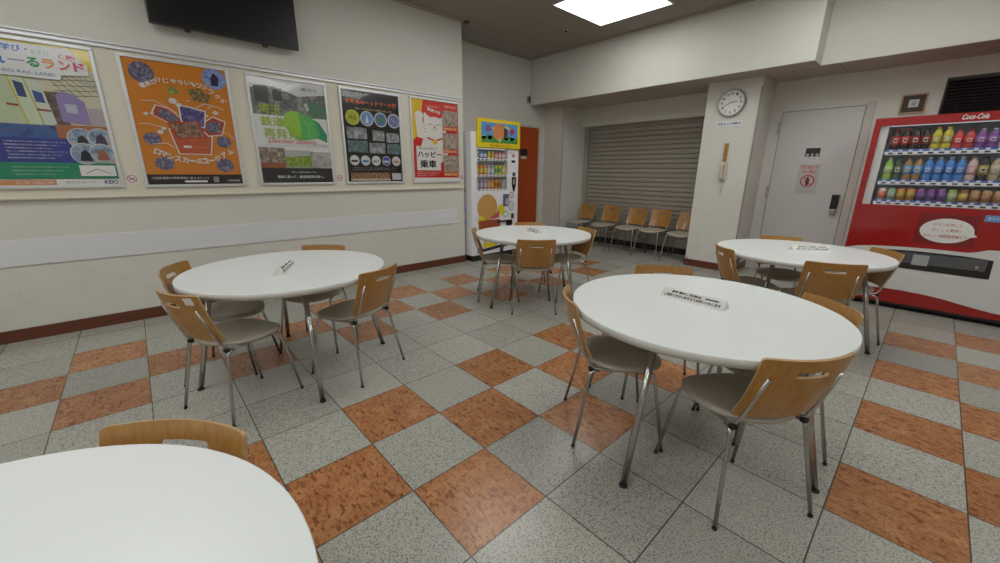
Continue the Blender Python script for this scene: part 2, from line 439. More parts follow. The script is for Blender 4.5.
# ------------------------------------------------------------------ the room
XL = -3.398; XR = 4.7; YN = -4.6; XREC = -4.011; YC = 2.883
YB1 = 4.858; YB2 = 5.156; ZS = 2.469; YD = 5.794; YSH = 5.97; XB = 0.102
struct(MB().box(-4.6, XR + .2, YN - .2, 6.4, -0.08, 0, M['floor']).build('floor'))
struct(MB().box(-4.6, XR + .2, YN - .2, 6.4, H, H + 0.08, M['ceiling']).build('ceiling'))
struct(MB().box(-4.2, XL, YN, YC, 0, H, M['wall']).build('wall_left'))
struct(MB().box(-4.2, XREC, YC, 6.2, 0, H, M['wall']).build('wall_recess'))
struct(MB().box(XR, XR + .15, YN, 6.2, 0, H, M['wall']).build('wall_right'))
struct(MB().box(-4.2, XR + .15, YN - .15, YN, 0, H, M['wall']).build('wall_near'))
# far wall behind the alcove: opening for the shutter, then the solid length with the door
mb = MB()
mb.box(-3.54, -0.45, YD + .02, YD + .16, 2.146, ZS, M['wall'])
mb.box(-4.2, -3.54, YD + .02, 6.15, 0, ZS, M['wall'])
mb.box(-0.62, XR, YD, 6.15, 0, ZS, M['wall'])
struct(mb.build('wall_far'))
struct(MB().box(XREC, -3.55, 5.28, YD + .02, 0, ZS, M['wall'], 0.004).build('wall_corner_column'))
mb = MB().box(-1.095, -0.455, 5.24, YD + .02, 0, ZS, M['wall'], 0.004)
struct(mb.build('wall_pillar'))
struct(MB().box(-0.466, -0.449, 5.232, 5.249, 0.1, 2.35, M['under'], 0.002).build('trim_1'))
# deep beam across the far end, stepping back over the door side
mb = MB()
mb.box(XREC, XB, YB1, 6.15, ZS, H, M['wall'], 0.003)
mb.box(XB, XR, YB2, 6.15, ZS, H, M['wall'], 0.003)
struct(mb.build('wall_beam'))
mb = MB()
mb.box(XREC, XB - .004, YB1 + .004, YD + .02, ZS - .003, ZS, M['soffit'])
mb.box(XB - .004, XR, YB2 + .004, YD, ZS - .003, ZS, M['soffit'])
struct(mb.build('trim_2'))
# access panel in the soffit
mb = MB()
for a in ((-.175, -.165, 5.235, 5.645), (.247, .257, 5.235, 5.645), (-.175, .257, 5.235, 5.245), (-.175, .257, 5.635, 5.645)):
    mb.box(*a, ZS - .010, ZS - .003, M['soffit'])
mb.box(-.165, .247, 5.245, 5.635, ZS - .0055, ZS - .003, M['soffit'])
tag(mb.build('access_panel'), 'square access panel set in the underside of the beam above the grey door', 'panel')
# moulding round the ceiling
mb = MB(); zt = H - .014
mb.box(XL, XL + .075, YN, YC + .075, zt, H, M['molding'], .003)
mb.box(XREC, XL + .075, YC, YC + .075, zt, H, M['molding'], .003)
mb.box(XREC, XREC + .06, YC + .075, YB1, zt, H, M['molding'], .003)
mb.box(XREC + .06, XB, YB1 - .06, YB1, zt, H, M['molding'], .003)
mb.box(XB, XR, YB2 - .06, YB2, zt, H, M['molding'], .003)
mb.box(XB, XB + .06, YB1 - .06, YB2 - .06, zt, H, M['molding'], .003)
struct(mb.build('trim_3'))
# skirtings
BH = 0.098
struct(MB().box(XL, XL + .012, YN, YC + .012, 0, BH, M['base'], .002).build('baseboard_left'))
mb = MB().box(-3.53, -1.1, YSH - .03, YSH - .018, 0, .10, M['dark'], .002)
mb.box(-1.107, -.443, 5.228, 5.24, 0, BH, M['base'], .002).box(-.455, -.443, 5.24, YD, 0, BH, M['base'], .002)
mb.box(XREC, -3.538, 5.268, 5.28, 0, BH, M['base'], .002).box(XREC, XREC + .012, 4.99, 5.268, 0, BH, M['base'], .002)
mb.box(0.58, XR, YD - .012, YD, 0, BH, M['base'], .002)
struct(mb.build('baseboard_far'))
# white guard board along the left wall
mb = MB()
y = 2.76
while y > YN:
    y0 = max(y - 1.93, YN); mb.box(XL, XL + .010, y0 + .0004, y - .0004, .594, .792, M['band'], .0004); y = y0
    if y0 <= YN: break
struct(mb.build('trim_4'))

# roller shutter in its opening
mb = MB(); n = 28
prof = []
for i in range(n):
    z0 = 0.02 + i * 0.0765
    prof += [(0.0, z0), (0.006, z0 + .004), (0.008, z0 + .035), (0.006, z0 + .066), (0.0, z0 + .070)]
vs = []
for dy, z in prof: vs += [(-3.47, YSH - dy, z), (-.9, YSH - dy, z)]
fs = [(2 * i, 2 * i + 1, 2 * i + 3, 2 * i + 2) for i in range(len(prof) - 1)]
mb.add(vs, fs, M['shutter'])
mb.box(-3.47, -.9, YSH, YSH + .03, 0.0, 2.19, M['shutter'])
t = thing('roller_shutter', 'closed grey-beige roller shutter behind the row of five chairs', 'shutter', (-2.3, YSH, 0))
def under(o, root):
    o.parent = root; o.matrix_parent_inverse = root.matrix_basis.inverted(); return o
bpy.context.view_layer.update()
def part(mb, name, root, label=None):
    o = mb.build(name); o.parent = root
    o.matrix_parent_inverse = (Matrix.Translation(root.location) @ Matrix.Rotation(root.rotation_euler.z, 4, 'Z')).inverted()
    if label: o['label'] = label
    return o
part(mb, 'curtain', t)
part(MB().box(-3.54, -3.45, YSH - .055, YSH + .03, 0, 2.146, M['shutter'], .003), 'guide_rail', t)
part(MB().box(-3.54, -.95, YSH - .05, YSH + .03, 2.13, 2.20, M['shutter'], .003), 'lintel_box', t)
part(MB().box(-3.45, -.92, YSH - .022, YSH + .02, 0.0, 0.03, M['alu'], .003), 'bottom_bar', t)

# ------------------------------------------------------------------ ceiling lamps
def lamp(x, y, label):
    t = thing('ceiling_lamp', label, 'lamp', (x, y, H))
    s = .478
    mb = MB()
    for a in ((-s - .02, s + .02, -s - .02, -s), (-s - .02, s + .02, s, s + .02), (-s - .02, -s, -s, s), (s, s + .02, -s, s)):
        mb.box(*a, -.014, 0, M['white'])
    mb.build('frame', t); MB().box(-s, s, -s, s, -.009, -.002, M['lampglow']).build('diffuser', t)
    return t
lamp(*LAMPS[0], 'large square flush ceiling lamp near the beam at the far left corner')
WORDS_X = {-1.73: 'left', 0.435: 'middle', 2.6: 'right'}; WORDS_Y = {3.812: 'farthest', 2.0: 'second', -1.2: 'third', -3.1: 'nearest'}
for x, y in LAMPS[1:]:
    lamp(x, y, 'square flush ceiling lamp, %s of the %s column of four, above the frame' % (WORDS_Y[y], WORDS_X[x]))
t = thing('smoke_detector', 'small dark round detector on the ceiling left of the square lamp', 'detector', (-2.631, 4.09, H))
MB().lathe([(.034, 0), (.034, -.008), (.022, -.02)], M['steel'], 20).build('collar', t)
MB().lathe([(.014, -.018), (.016, -.032), (.008, -.038)], M['black'], 16).build('sensor', t)
t = thing('motion_sensor', 'small dark box where the beam meets the recess wall', 'sensor', (XREC, 4.80, 2.50))
MB().box(0, .035, -.02, .04, 0, .12, M['steel'], .005).build('case', t)
MB().box(.035, .037, -.01, .03, .02, .10, M['dark']).build('lens', t)

# ------------------------------------------------------------------ left wall: notice rail, posters, television
nb = thing('poster_rail', 'cream mounting board with grey top rail running behind the five posters', 'notice board', (XL, .7, 1.09))
part(MB().box(XL, XL + .012, YN + .01, 2.862, 1.10, 2.235, M['board'], .002), 'backing_board', nb)
mb = MB().box(XL, XL + .03, YN + .01, 2.862, 2.232, 2.246, M['alu'], .002).box(XL, XL + .018, YN + .01, 2.862, 2.246, 2.262, M['alu'], .002)
mb.box(XL, XL + .034, YN + .01, 2.862, 2.262, 2.272, M['alu'], .002)
part(mb, 'top_rail', nb)
part(MB().box(XL, XL + .035, YN + .01, 2.862, 1.088, 1.106, M['board'], .004), 'ledge', nb)
FX = XL + .012
def poster(y0, y1, z0, z1, label, draw):
    t = thing('poster', label, 'poster', (FX, (y0 + y1) / 2, z0))
    mb = MB(); w = .024
    for a in ((y0, y1, z0, z0 + w), (y0, y1, z1 - w, z1), (y0, y0 + w, z0 + w, z1 - w), (y1 - w, y1, z0 + w, z1 - w)):
        mb.box(FX, FX + .018, *a, M['alu'], .004)
    part(mb, 'frame', t)
    W = y1 - y0 - 2 * w; Hh = z1 - z0 - 2 * w
    # on this wall, looking at it from the room, right is +y
    s = Sheet((FX + .006, y0 + w, z0 + w), (0, 1, 0), (0, 0, 1)); s.W = W; s.H = Hh
    draw(s, W, Hh); part_flat(s, 'print', t)
    c = MB(); c.flat = True; n = 24; X = FX + .014
    vs = []
    for j in range(n + 1):
        for i in range(n + 1):
            a, b = i / n, j / n
            vs.append((X + .0012 * math.sin(a * 7 + y0 * 5) * math.sin(b * 4 + y0 * 9), y0 + w * .8 + a * (y1 - y0 - 1.6 * w), z0 + w * .8 + b * (z1 - z0 - 1.6 * w)))
    c.add(vs, [(j * (n + 1) + i, j * (n + 1) + i + 1, (j + 1) * (n + 1) + i + 1, (j + 1) * (n + 1) + i) for j in range(n) for i in range(n)], M['glass'], True)
    part(c, 'clear_cover', t)
def part_flat(s, name, root, label=None):
    o = s.build(name); o.parent = root
    o.matrix_parent_inverse = (Matrix.Translation(root.location) @ Matrix.Rotation(root.rotation_euler.z, 4, 'Z')).inverted()
    if label: o['label'] = label
    return o
def ph(cols, seed, scale=14): return photo('printed_photograph', cols, scale, seed)
PH_TRAIN = [(.05, .05, .06), (.22, .22, .24), (.5, .5, .5)]
def scribble(s, x0, y0, x1, y1, c, rows, rowh=0.5):
    """rows of small body text"""
    h = (y1 - y0) / rows
    bodies = ['ご来場の皆さまへお知らせとお願いがございます', '開館時間は午前九時から午後五時三十分まで', 'ご乗車の際は足もとにご注意ください', '詳しくは駅係員までおたずねください']
    for i in range(rows):
        y = y1 - (i + 1) * h + h * (1 - rowh) / 2
        s.text(bodies[i % 4], x0, y, x1 - (x1 - x0) * (.12 * (i % 3)), y + h * rowh, c); s.k -= 1
    s.k += 1
def p1(s, W, Hh):
    def q(pts): return [(a * W, b * Hh) for a, b in pts]
    s.rect(0, 0, W, Hh, (.66, .62, .42))
    s.rect(0, .33 * Hh, W, .84 * Hh, (.58, .56, .42))
    s.poly(q([(0, .90), (W / W, .90), (1, 1), (0, 1)]), (.72, .58, .05))
    s.poly(q([(.93, .86), (.96, .84), (1, .86), (1, 1), (.90, 1)]), (.68, .54, .03))
    for i in range(8): s.line(q([(.62 + .05 * i, .80), (.78 + .055 * i if i < 4 else 1.0, .62 + .02 * i)]), .004, (.16, .15, .10), i == 0)
    for yy in (.775, .735, .70, .665): s.line(q([(.66, yy - .01), (1, yy + .01)]), .005, (.14, .14, .10))
    s.rect(.55 * W, .43 * Hh, .72 * W, .68 * Hh, ph([(.03, .03, .04), (.14, .09, .08), (.25, .2, .18)], 6, 12))
    s.poly(q([(0, .80), (0, .44), (.42, .44), (.36, .80)]), (.46, .54, .36))
    s.poly(q([(.36, .78), (.42, .435), (.52, .435), (.46, .78)]), (.53, .62, .46))
    s.poly(q([(.47, .76), (.53, .435), (.62, .44), (.575, .72)]), (.55, .61, .52))
    s.poly(q([(.345, .78), (.36, .78), (.42, .44), (.405, .44)]), (.50, .46, .08)); s.poly(q([(.455, .77), (.465, .77), (.525, .44), (.515, .44)]), (.50, .46, .08), False)
    s.poly(q([(.385, .735), (.395, .63), (.455, .625), (.45, .72)]), (.04, .07, .17)); s.poly(q([(.50, .68), (.508, .60), (.575, .595), (.568, .665)]), (.05, .09, .28), False)
    s.poly(q([(.30, .58), (.38, .575), (.38, .56), (.30, .565)]), (.28, .07, .05)); s.poly(q([(.50, .555), (.60, .55), (.60, .535), (.50, .54)]), (.28, .07, .05), False)
    s.poly(q([(.66, .66), (.665, .47), (.88, .46), (.87, .62), (.80, .67), (.72, .69)]), (.27, .22, .44))
    s.poly(q([(.71, .60), (.715, .54), (.80, .535), (.80, .60)]), (.45, .47, .60))
    s.rect(.88 * W, .44 * Hh, W, .58 * Hh, (.42, .36, .40))
    s.rect(0, .335 * Hh, .70 * W, .44 * Hh, ph([(.02, .03, .06), (.05, .12, .35), (.12, .08, .07)], 1, 9))
    s.rect(.60 * W, .35 * Hh, W, .45 * Hh, (.36, .15, .07))
    s.rect(0, .165 * Hh, .72 * W, .345 * Hh, (.03, .045, .26)); s.rect(0, .05 * Hh, W, .17 * Hh, (.02, .24, .13))
    scribble(s, .20 * W, .19 * Hh, .64 * W, .33 * Hh, WHITE, 6, .42)
    scribble(s, .20 * W, .07 * Hh, .62 * W, .15 * Hh, (.45, .6, .45), 3, .35)
    for x, yy, r, sd in ((.775, .350, .115, 2), (.925, .365, .10, 3), (.77, .24, .115, 4), (.91, .25, .10, 5)):
        s.disc(x * W, yy * Hh, r * W, WHITE); s.disc(x * W, yy * Hh, r * W * .95, ph([(.03, .04, .05), (.25, .35, .5), (.6, .45, .25)], sd, 14)); s.poly([((x - .05) * W, (yy - .055) * Hh), ((x + .05) * W, (yy - .055) * Hh), ((x + .04) * W, yy * Hh), ((x + .01) * W, (yy + .03) * Hh), ((x - .03) * W, (yy + .01) * Hh)], ((.03, .03, .04), (.06, .05, .09), (.02, .02, .03), (.30, .12, .08))[sd - 2])
    s.rect(.695 * W, .07 * Hh, .985 * W, .152 * Hh, WHITE); s.line(q([(.74, .09), (.83, .125), (.94, .09)]), .006, (.25, .25, .25))
    s.rect(0, 0, W, .045 * Hh, WHITE); s.rect(0, .004 * Hh, .49 * W, .042 * Hh, (.58, .28, .12))
    s.text('学んで遊べる施設のご案内', .20 * W, .012 * Hh, .47 * W, .034 * Hh, WHITE); s.text('KEIO', .87 * W, .008 * Hh, .985 * W, .038 * Hh, (.03, .05, .18), bold=.03)
    s.text('京王グループ', .56 * W, .014 * Hh, .80 * W, .032 * Hh, (.2, .2, .2))
    s.poly(q([(0, .765), (.735, .765), (.745, .80), (.955, .815), (.965, .885), (.90, .93), (.86, .985), (0, .985)]), (.68, .70, .71))
    s.text('・学び・', .33 * W, .925 * Hh, .55 * W, .97 * Hh, (.04, .18, .60), bold=.02); s.text('あそび', .57 * W, .92 * Hh, .70 * W, .955 * Hh, (.25, .5, .35)); s.text('体験!', .76 * W, .905 * Hh, .88 * W, .945 * Hh, (.65, .08, .16), bold=.02)
    for ch, x, c in (('れ', .335, (.03, .18, .62)), ('ー', .455, (.30, .24, .45)), ('る', .565, (.03, .28, .10)), ('ラ', .675, (.68, .28, .05)), ('ン', .79, (.62, .12, .10)), ('ド', .90, (.62, .06, .20))):
        if ch == 'ー': s.rect((x - .055) * W, .865 * Hh, (x + .055) * W, .873 * Hh, c)
        else: s.text(ch, (x - .045) * W, .835 * Hh, (x + .045) * W, .90 * Hh, c, bold=.035)
    s.text('KEIO RAIL-LAND', .31 * W, .785 * Hh, .70 * W, .806 * Hh, (.12, .20, .34))
def p2(s, W, Hh):
    O = (.60, .21, .022); s.rect(0, 0, W, Hh, O)
    G = [(.03, .03, .05), (.12, .12, .20), (.42, .36, .40)]
    for x, y, r, sd in ((.16, .90, .115, 11), (.87, .92, .125, 12), (.13, .38, .085, 13), (.86, .38, .085, 14), (.20, .18, .095, 15), (.83, .17, .10, 16)):
        s.disc(x * W, y * Hh, r * W, ph(G if sd != 12 else [(.06, .08, .2), (.22, .3, .6), (.4, .5, .7)], sd, 26), ry=r * W * (.85 if sd > 12 else 1))
    s.poly([(.83 * W, .86 * Hh), (.90 * W, .86 * Hh), (.92 * W, .93 * Hh), (.87 * W, .97 * Hh), (.83 * W, .92 * Hh)], (.03, .03, .07))
    s.poly([(.36 * W, .75 * Hh), (.40 * W, .83 * Hh), (.50 * W, .765 * Hh)], ph([(.02, .05, .02), (.2, .3, .06), (.5, .5, .2)], 17, 30))
    s.poly([(.56 * W, .80 * Hh), (.68 * W, .825 * Hh), (.80 * W, .77 * Hh), (.76 * W, .71 * Hh), (.62 * W, .715 * Hh)], ph([(.05, .03, .01), (.2, .13, .05), (.5, .4, .25)], 18, 30))
    # open box of pictures
    R = (.50, .10, .035); R2 = (.40, .06, .025)
    s.poly([(.30 * W, .47 * Hh), (.36 * W, .26 * Hh), (.70 * W, .26 * Hh), (.76 * W, .47 * Hh)], WHITE); s.poly([(.315 * W, .465 * Hh), (.37 * W, .267 * Hh), (.69 * W, .267 * Hh), (.745 * W, .465 * Hh)], R)
    for q in ([(.16, .58), (.22, .66), (.34, .64), (.50, .53), (.38, .49)], [(.60, .50), (.78, .60), (.92, .56), (.86, .44), (.70, .42)]):
        s.poly([(a * W, b * Hh) for a, b in q], WHITE); cx = sum(a for a, b in q) / 5; cy = sum(b for a, b in q) / 5
        s.poly([((cx + (a - cx) * .9) * W, (cy + (b - cy) * .9) * Hh) for a, b in q], R2)
        s.poly([((cx + (a - cx) * .62) * W, (cy + (b - cy) * .62) * Hh) for a, b in q], ph(G, 19, 30))
    s.poly([(.44 * W, .68 * Hh), (.72 * W, .64 * Hh), (.68 * W, .49 * Hh), (.44 * W, .53 * Hh)], WHITE); s.poly([(.455 * W, .67 * Hh), (.705 * W, .633 * Hh), (.67 * W, .50 * Hh), (.455 * W, .54 * Hh)], ph([(.02, .02, .06), (.08, .07, .22), (.3, .25, .5)], 20, 18))
    s.poly([(.30 * W, .52 * Hh), (.62 * W, .55 * Hh), (.68 * W, .41 * Hh), (.38 * W, .385 * Hh)], R2); s.poly([(.33 * W, .51 * Hh), (.60 * W, .54 * Hh), (.655 * W, .42 * Hh), (.40 * W, .395 * Hh)], ph([(.04, .03, .03), (.25, .12, .08), (.5, .42, .36)], 21, 30))
    s.rect(.42 * W, .315 * Hh, .50 * W, .335 * Hh, WHITE); s.text('ROMANCECAR MUSEUM', .52 * W, .318 * Hh, .68 * W, .33 * Hh, (.62, .3, .2))
    L = (.70, .56, .45)
    for k, q in enumerate(([(.10, .68), (.22, .69), (.34, .64), (.42, .60)], [(.04, .50), (.14, .50), (.28, .47)], [(.62, .66), (.72, .70), (.86, .68), (.92, .66)], [(.74, .66), (.80, .69)], [(.80, .47), (.92, .46), (.98, .41)], [(.14, .34), (.26, .35), (.33, .31)])):
        s.line([(a * W, b * Hh) for a, b in q], .006, L)
    for x, y, r in ((.12, .58, .022), (.18, .59, .018), (.40, .70, .04), (.45, .67, .03), (.72, .60, .016), (.82, .63, .03), (.22, .44, .03), (.26, .47, .025), (.88, .49, .012), (.55, .71, .012)):
        s.disc(x * W, y * Hh, r * W, (.62, .60, .58), ry=r * W * .8, lift=False)
    s.k += 1
    s.arc('電車だけじゃない、ワクワクが', [(.12 * W, .79 * Hh), (.30 * W, .855 * Hh), (.55 * W, .86 * Hh), (.75 * W, .84 * Hh), (.96 * W, .72 * Hh)], .038, WHITE, .02)
    s.arc('ロマンスカーミュージアム', [(.12 * W, .285 * Hh), (.30 * W, .225 * Hh), (.52 * W, .20 * Hh), (.72 * W, .215 * Hh), (.95 * W, .31 * Hh)], .046, WHITE, .03)
    s.rect(0, 0, W, .085 * Hh, (.025, .02, .022)); s.text('小田急電鉄の特急車両に会えるところ', .04 * W, .045 * Hh, .62 * W, .065 * Hh, WHITE); s.rect(.36 * W, .016 * Hh, .60 * W, .033 * Hh, WHITE)
    s.rect(.67 * W, .015 * Hh, .73 * W, .066 * Hh, (.25, .25, .25)); s.text('小田急電鉄', .82 * W, .02 * Hh, .97 * W, .04 * Hh, WHITE)
def p3(s, W, Hh):
    s.rect(0, 0, W, Hh, (.70, .71, .70))
    s.rect(0, .66 * Hh, W, Hh, ph([(.04, .04, .04), (.16, .16, .16), (.42, .42, .42)], 31, 7))
    s.poly([(.0, Hh), (0, .90 * Hh), (.30 * W, .93 * Hh), (.62 * W, .86 * Hh), (W, .90 * Hh), (W, Hh)], (.62, .63, .64))
    s.poly([(.28 * W, .90 * Hh), (.40 * W, .92 * Hh), (.40 * W, .80 * Hh), (.28 * W, .80 * Hh)], (.05, .05, .05)); s.poly([(.05 * W, .92 * Hh), (.22 * W, .93 * Hh), (.22 * W, .76 * Hh), (.05 * W, .78 * Hh)], (.06, .06, .06), False)
    s.poly([(.66 * W, .80 * Hh), (.74 * W, .83 * Hh), (W, .78 * Hh), (W, .66 * Hh), (.78 * W, .67 * Hh)], (.10, .20, .13)); s.poly([(.68 * W, .79 * Hh), (.73 * W, .81 * Hh), (.76 * W, .74 * Hh), (.72 * W, .72 * Hh)], (.45, .5, .48))
    prev = [(.36, .60), (.42, .69), (.52, .72), (.66, .70), (.78, .66), (.88, .62), (.98, .50), (.97, .42), (.84, .46), (.70, .44), (.56, .43), (.46, .48)]
    s.poly([(a * W, b * Hh) for a, b in prev], (.10, .46, .10))
    s.poly([(a * W, b * Hh) for a, b in [(.36, .60), (.42, .69), (.52, .72), (.60, .71), (.60, .50), (.52, .46), (.46, .48)]], (.30, .58, .06)); s.poly([(a * W, b * Hh) for a, b in [(.80, .65), (.88, .62), (.98, .50), (.97, .42), (.84, .46)]], (.03, .30, .14), False)
    for q in ([(.52, .70), (.62, .60), (.58, .46)], [(.62, .68), (.70, .58), (.82, .62)], [(.70, .58), (.72, .46)], [(.82, .62), (.86, .48)], [(.44, .66), (.50, .56), (.62, .60)]):
        s.line([(a * W, b * Hh) for a, b in q], .003, (.45, .66, .30))
    for tx, x0, x1, y0, y1 in (('埼玉', .07, .36, .67, .76), ('鉄道', .08, .38, .555, .645), ('再発見!', .10, .60, .44, .535)):
        s.text(tx, x0 * W, y0 * Hh, x1 * W, y1 * Hh, (.34, .50, .02), bold=.012)
    s.text('Discover Saitama', .14 * W, .395 * Hh, .80 * W, .445 * Hh, (.66, .14, .12), shear=.35); s.line([(.10 * W, .37 * Hh), (.98 * W, .375 * Hh)], .002, (.2, .2, .2)); s.text('歩いて楽しむ鉄道の旅', .78 * W, .385 * Hh, .97 * W, .40 * Hh, (.1, .1, .1))
    s.text('SIP', .66 * W, .925 * Hh, .72 * W, .945 * Hh, (.03, .03, .03))
    for x in (.72, .79, .86): s.ring(x * W, .935 * Hh, .022 * W, .004, (.03, .03, .03))
    s.rect(0, .13 * Hh, .33 * W, .35 * Hh, ph([(.04, .04, .03), (.25, .2, .16), (.55, .5, .45)], 32, 16)); s.rect(.0, .14 * Hh, .32 * W, .20 * Hh, (.30, .10, .05))
    s.rect(.335 * W, .16 * Hh, .70 * W, .33 * Hh, ph([(.05, .14, .02), (.22, .32, .04), (.40, .42, .25)], 33, 22), False); s.poly([(.34 * W, .33 * Hh), (.34 * W, .26 * Hh), (.70 * W, .28 * Hh), (.70 * W, .33 * Hh)], (.40, .42, .42))
    s.rect(.705 * W, .15 * Hh, W, .32 * Hh, ph([(.15, .13, .12), (.35, .33, .32), (.52, .5, .5)], 34, 12)); s.rect(0, 0, W, .15 * Hh, (.03, .03, .032))
    s.text('懐かしの駅舎と車両をたずねて', .40 * W, .10 * Hh, .76 * W, .115 * Hh, WHITE); s.text('電車に乗って、鉄道再発見の旅へ。', .20 * W, .045 * Hh, .86 * W, .075 * Hh, WHITE, bold=.01)
def p4(s, W, Hh):
    s.rect(0, 0, W, Hh, (.018, .016, .016))
    s.text('気動車のヘッドマーク展', .06 * W, .855 * Hh, .96 * W, .915 * Hh, (.62, .12, .05), bold=.03)
    s.text('昭和・平成を駆け抜けた気動車の記録と記憶', .22 * W, .805 * Hh, .86 * W, .825 * Hh, (.60, .45, .15))
    for i, c in enumerate(((.40, .44, .03), (.15, .30, .55), (.10, .16, .34), (.16, .17, .34))):
        x = (.16 + .245 * i) * W; s.disc(x, .715 * Hh, .118 * W, (.5, .56, .62) if i else (.5, .55, .08)); s.disc(x, .715 * Hh, .098 * W, c)
        if i == 1: s.poly([(x - .02, .67 * Hh), (x + .02, .67 * Hh), (x, .76 * Hh)], WHITE)
        elif i == 0: s.text('特急', x - .04, .69 * Hh, x + .04, .74 * Hh, (.03, .03, .02))
        elif i == 2: s.poly([(x - .06, .695 * Hh), (x + .06, .695 * Hh), (x + .02, .74 * Hh), (x - .01, .715 * Hh), (x - .03, .735 * Hh)], (.08, .24, .06))
        else: s.line([(x - .04, .74 * Hh), (x + .04, .69 * Hh)], .008, (.4, .4, .45))
    cells = [(.04, .485, .38, .61), (.48, .475, .70, .59), (.73, .465, .98, .575), (.04, .335, .38, .465), (.41, .33, .70, .45), (.73, .33, .98, .45)]
    for i, (a, b, c, d) in enumerate(cells):
        s.rect(a * W, b * Hh, c * W, d * Hh, ph([(.05, .05, .05), (.25, .27, .28), (.55, .57, .6)] if i not in (3, 5) else [(.04, .09, .05), (.10, .16, .16), (.25, .35, .5)], 41 + i, 13))
    for i in range(5):
        x = (.13 + .19 * i) * W; s.disc(x, .245 * Hh, .082 * W, (.6, .6, .6) if i != 3 else (.4, .42, .55)); s.disc(x, .245 * Hh, .068 * W, ((.62, .62, .6), (.5, .58, .6), (.6, .6, .58), (.06, .08, .30), (.6, .55, .55))[i])
        s.rect(x - .04, .225 * Hh, x + .035, .25 * Hh, ((.05, .06, .06), (.05, .2, .35), (.3, .3, .3), (.5, .5, .6), (.4, .2, .2))[i])
    scribble(s, .08 * W, .13 * Hh, .86 * W, .17 * Hh, (.45, .45, .42), 2, .5)
    s.rect(.04 * W, .02 * Hh, .75 * W, .105 * Hh, ph([(.05, .02, .01), (.28, .14, .07), (.45, .4, .38)], 49, 25)); s.rect(.04 * W, .012 * Hh, .76 * W, .035 * Hh, (.5, .42, .32)); s.rect(.79 * W, .02 * Hh, .97 * W, .10 * Hh, (.50, .51, .52))
def p5(s, W, Hh):
    R = (.62, .035, .03); s.rect(0, 0, W, Hh, R)
    s.poly([(0, Hh), (.24 * W, Hh), (.20 * W, .84 * Hh), (.16 * W, .60 * Hh), (.0, .50 * Hh)], (.74, .50, .03))
    WC = (.76, .74, .70)
    # white beckoning cat
    s.poly([(.10 * W, .55 * Hh), (.07 * W, .80 * Hh), (.14 * W, .86 * Hh), (.22 * W, .82 * Hh), (.22 * W, .70 * Hh), (.30 * W, .52 * Hh)], WC)
    s.disc(.15 * W, .81 * Hh, .09 * W, WC, ry=.05 * Hh); s.disc(.47 * W, .42 * Hh, .30 * W, WC, ry=.20 * Hh)
    s.disc(.47 * W, .67 * Hh, .26 * W, WC, ry=.14 * Hh)
    s.poly([(.24 * W, .72 * Hh), (.25 * W, .86 * Hh), (.40 * W, .79 * Hh)], WC); s.poly([(.56 * W, .79 * Hh), (.70 * W, .83 * Hh), (.71 * W, .69 * Hh)], WC, False)
    for x in (.38, .56): s.line([((x - .05) * W, .71 * Hh), (x * W, .725 * Hh), ((x + .05) * W, .71 * Hh)], .006, (.10, .05, .05))
    s.disc(.47 * W, .685 * Hh, .018 * W, R); s.line([(.41 * W, .665 * Hh), (.44 * W, .65 * Hh), (.47 * W, .665 * Hh), (.50 * W, .65 * Hh), (.53 * W, .665 * Hh)], .004, (.1, .05, .05))
    s.line([(.30 * W, .55 * Hh), (.47 * W, .515 * Hh), (.64 * W, .55 * Hh)], .02, R); s.disc(.47 * W, .50 * Hh, .05 * W, (.72, .50, .03), ry=.03 * Hh)
    for yy in (.62, .66, .70): s.line([(.24 * W, yy * Hh), (.29 * W, (yy - .005) * Hh)], .005, R); s.line([(.65 * W, yy * Hh), (.70 * W, (yy + .005) * Hh)], .005, R)
    s.rect(.06 * W, .14 * Hh, .58 * W, .44 * Hh, WC)
    s.text('京王線で', .10 * W, .40 * Hh, .52 * W, .43 * Hh, (.1, .1, .1)); s.text('ハッピー', .08 * W, .30 * Hh, .60 * W, .38 * Hh, INK, bold=.03); s.text('乗車', .12 * W, .17 * Hh, .48 * W, .27 * Hh, INK, bold=.03)
    s.text('しあわせまねく', .30 * W, .92 * Hh, .56 * W, .94 * Hh, WC); s.text('開運の旅', .32 * W, .86 * Hh, .60 * W, .90 * Hh, WC, rot=-.2, bold=.02); s.rect(.68 * W, .93 * Hh, .97 * W, .97 * Hh, (.70, .12, .05)); s.text('参拝スポット', .70 * W, .94 * Hh, .95 * W, .962 * Hh, WHITE)
    for k, (a, b) in enumerate(((.71, .90), (.42, .62), (.12, .34))):
        s.rect(.64 * W, a * Hh, .98 * W, b * Hh, ph([(.10, .12, .08), (.35, .28, .22), (.6, .52, .5)], 51 + k, 18)); s.rect(.64 * W, (a - .055) * Hh, .98 * W, (a - .008) * Hh, (.68, .18, .06)); s.text('神社めぐり', .66 * W, (a - .045) * Hh, .94 * W, (a - .02) * Hh, WC)
    scribble(s, .05 * W, .06 * Hh, .60 * W, .13 * Hh, WC, 3, .5); s.rect(0, 0, W, .045 * Hh, WC)
poster(-1.46, -.708, 1.167, 2.216, 'framed railway museum poster with green train and KEIO RAIL-LAND lettering, leftmost on the wall', p1)
poster(-.580, .168, 1.165, 2.212, 'framed orange poster with an open box of pictures below the television', p2)
poster(.300, 1.042, 1.168, 2.208, 'framed white and black poster with a green prefecture map', p3)
poster(1.174, 1.912, 1.169, 2.205, 'framed black poster of round train headmarks and small photographs', p4)
poster(2.043, 2.800, 1.167, 2.215, 'framed red poster with a white lucky cat, nearest the white machine', p5)
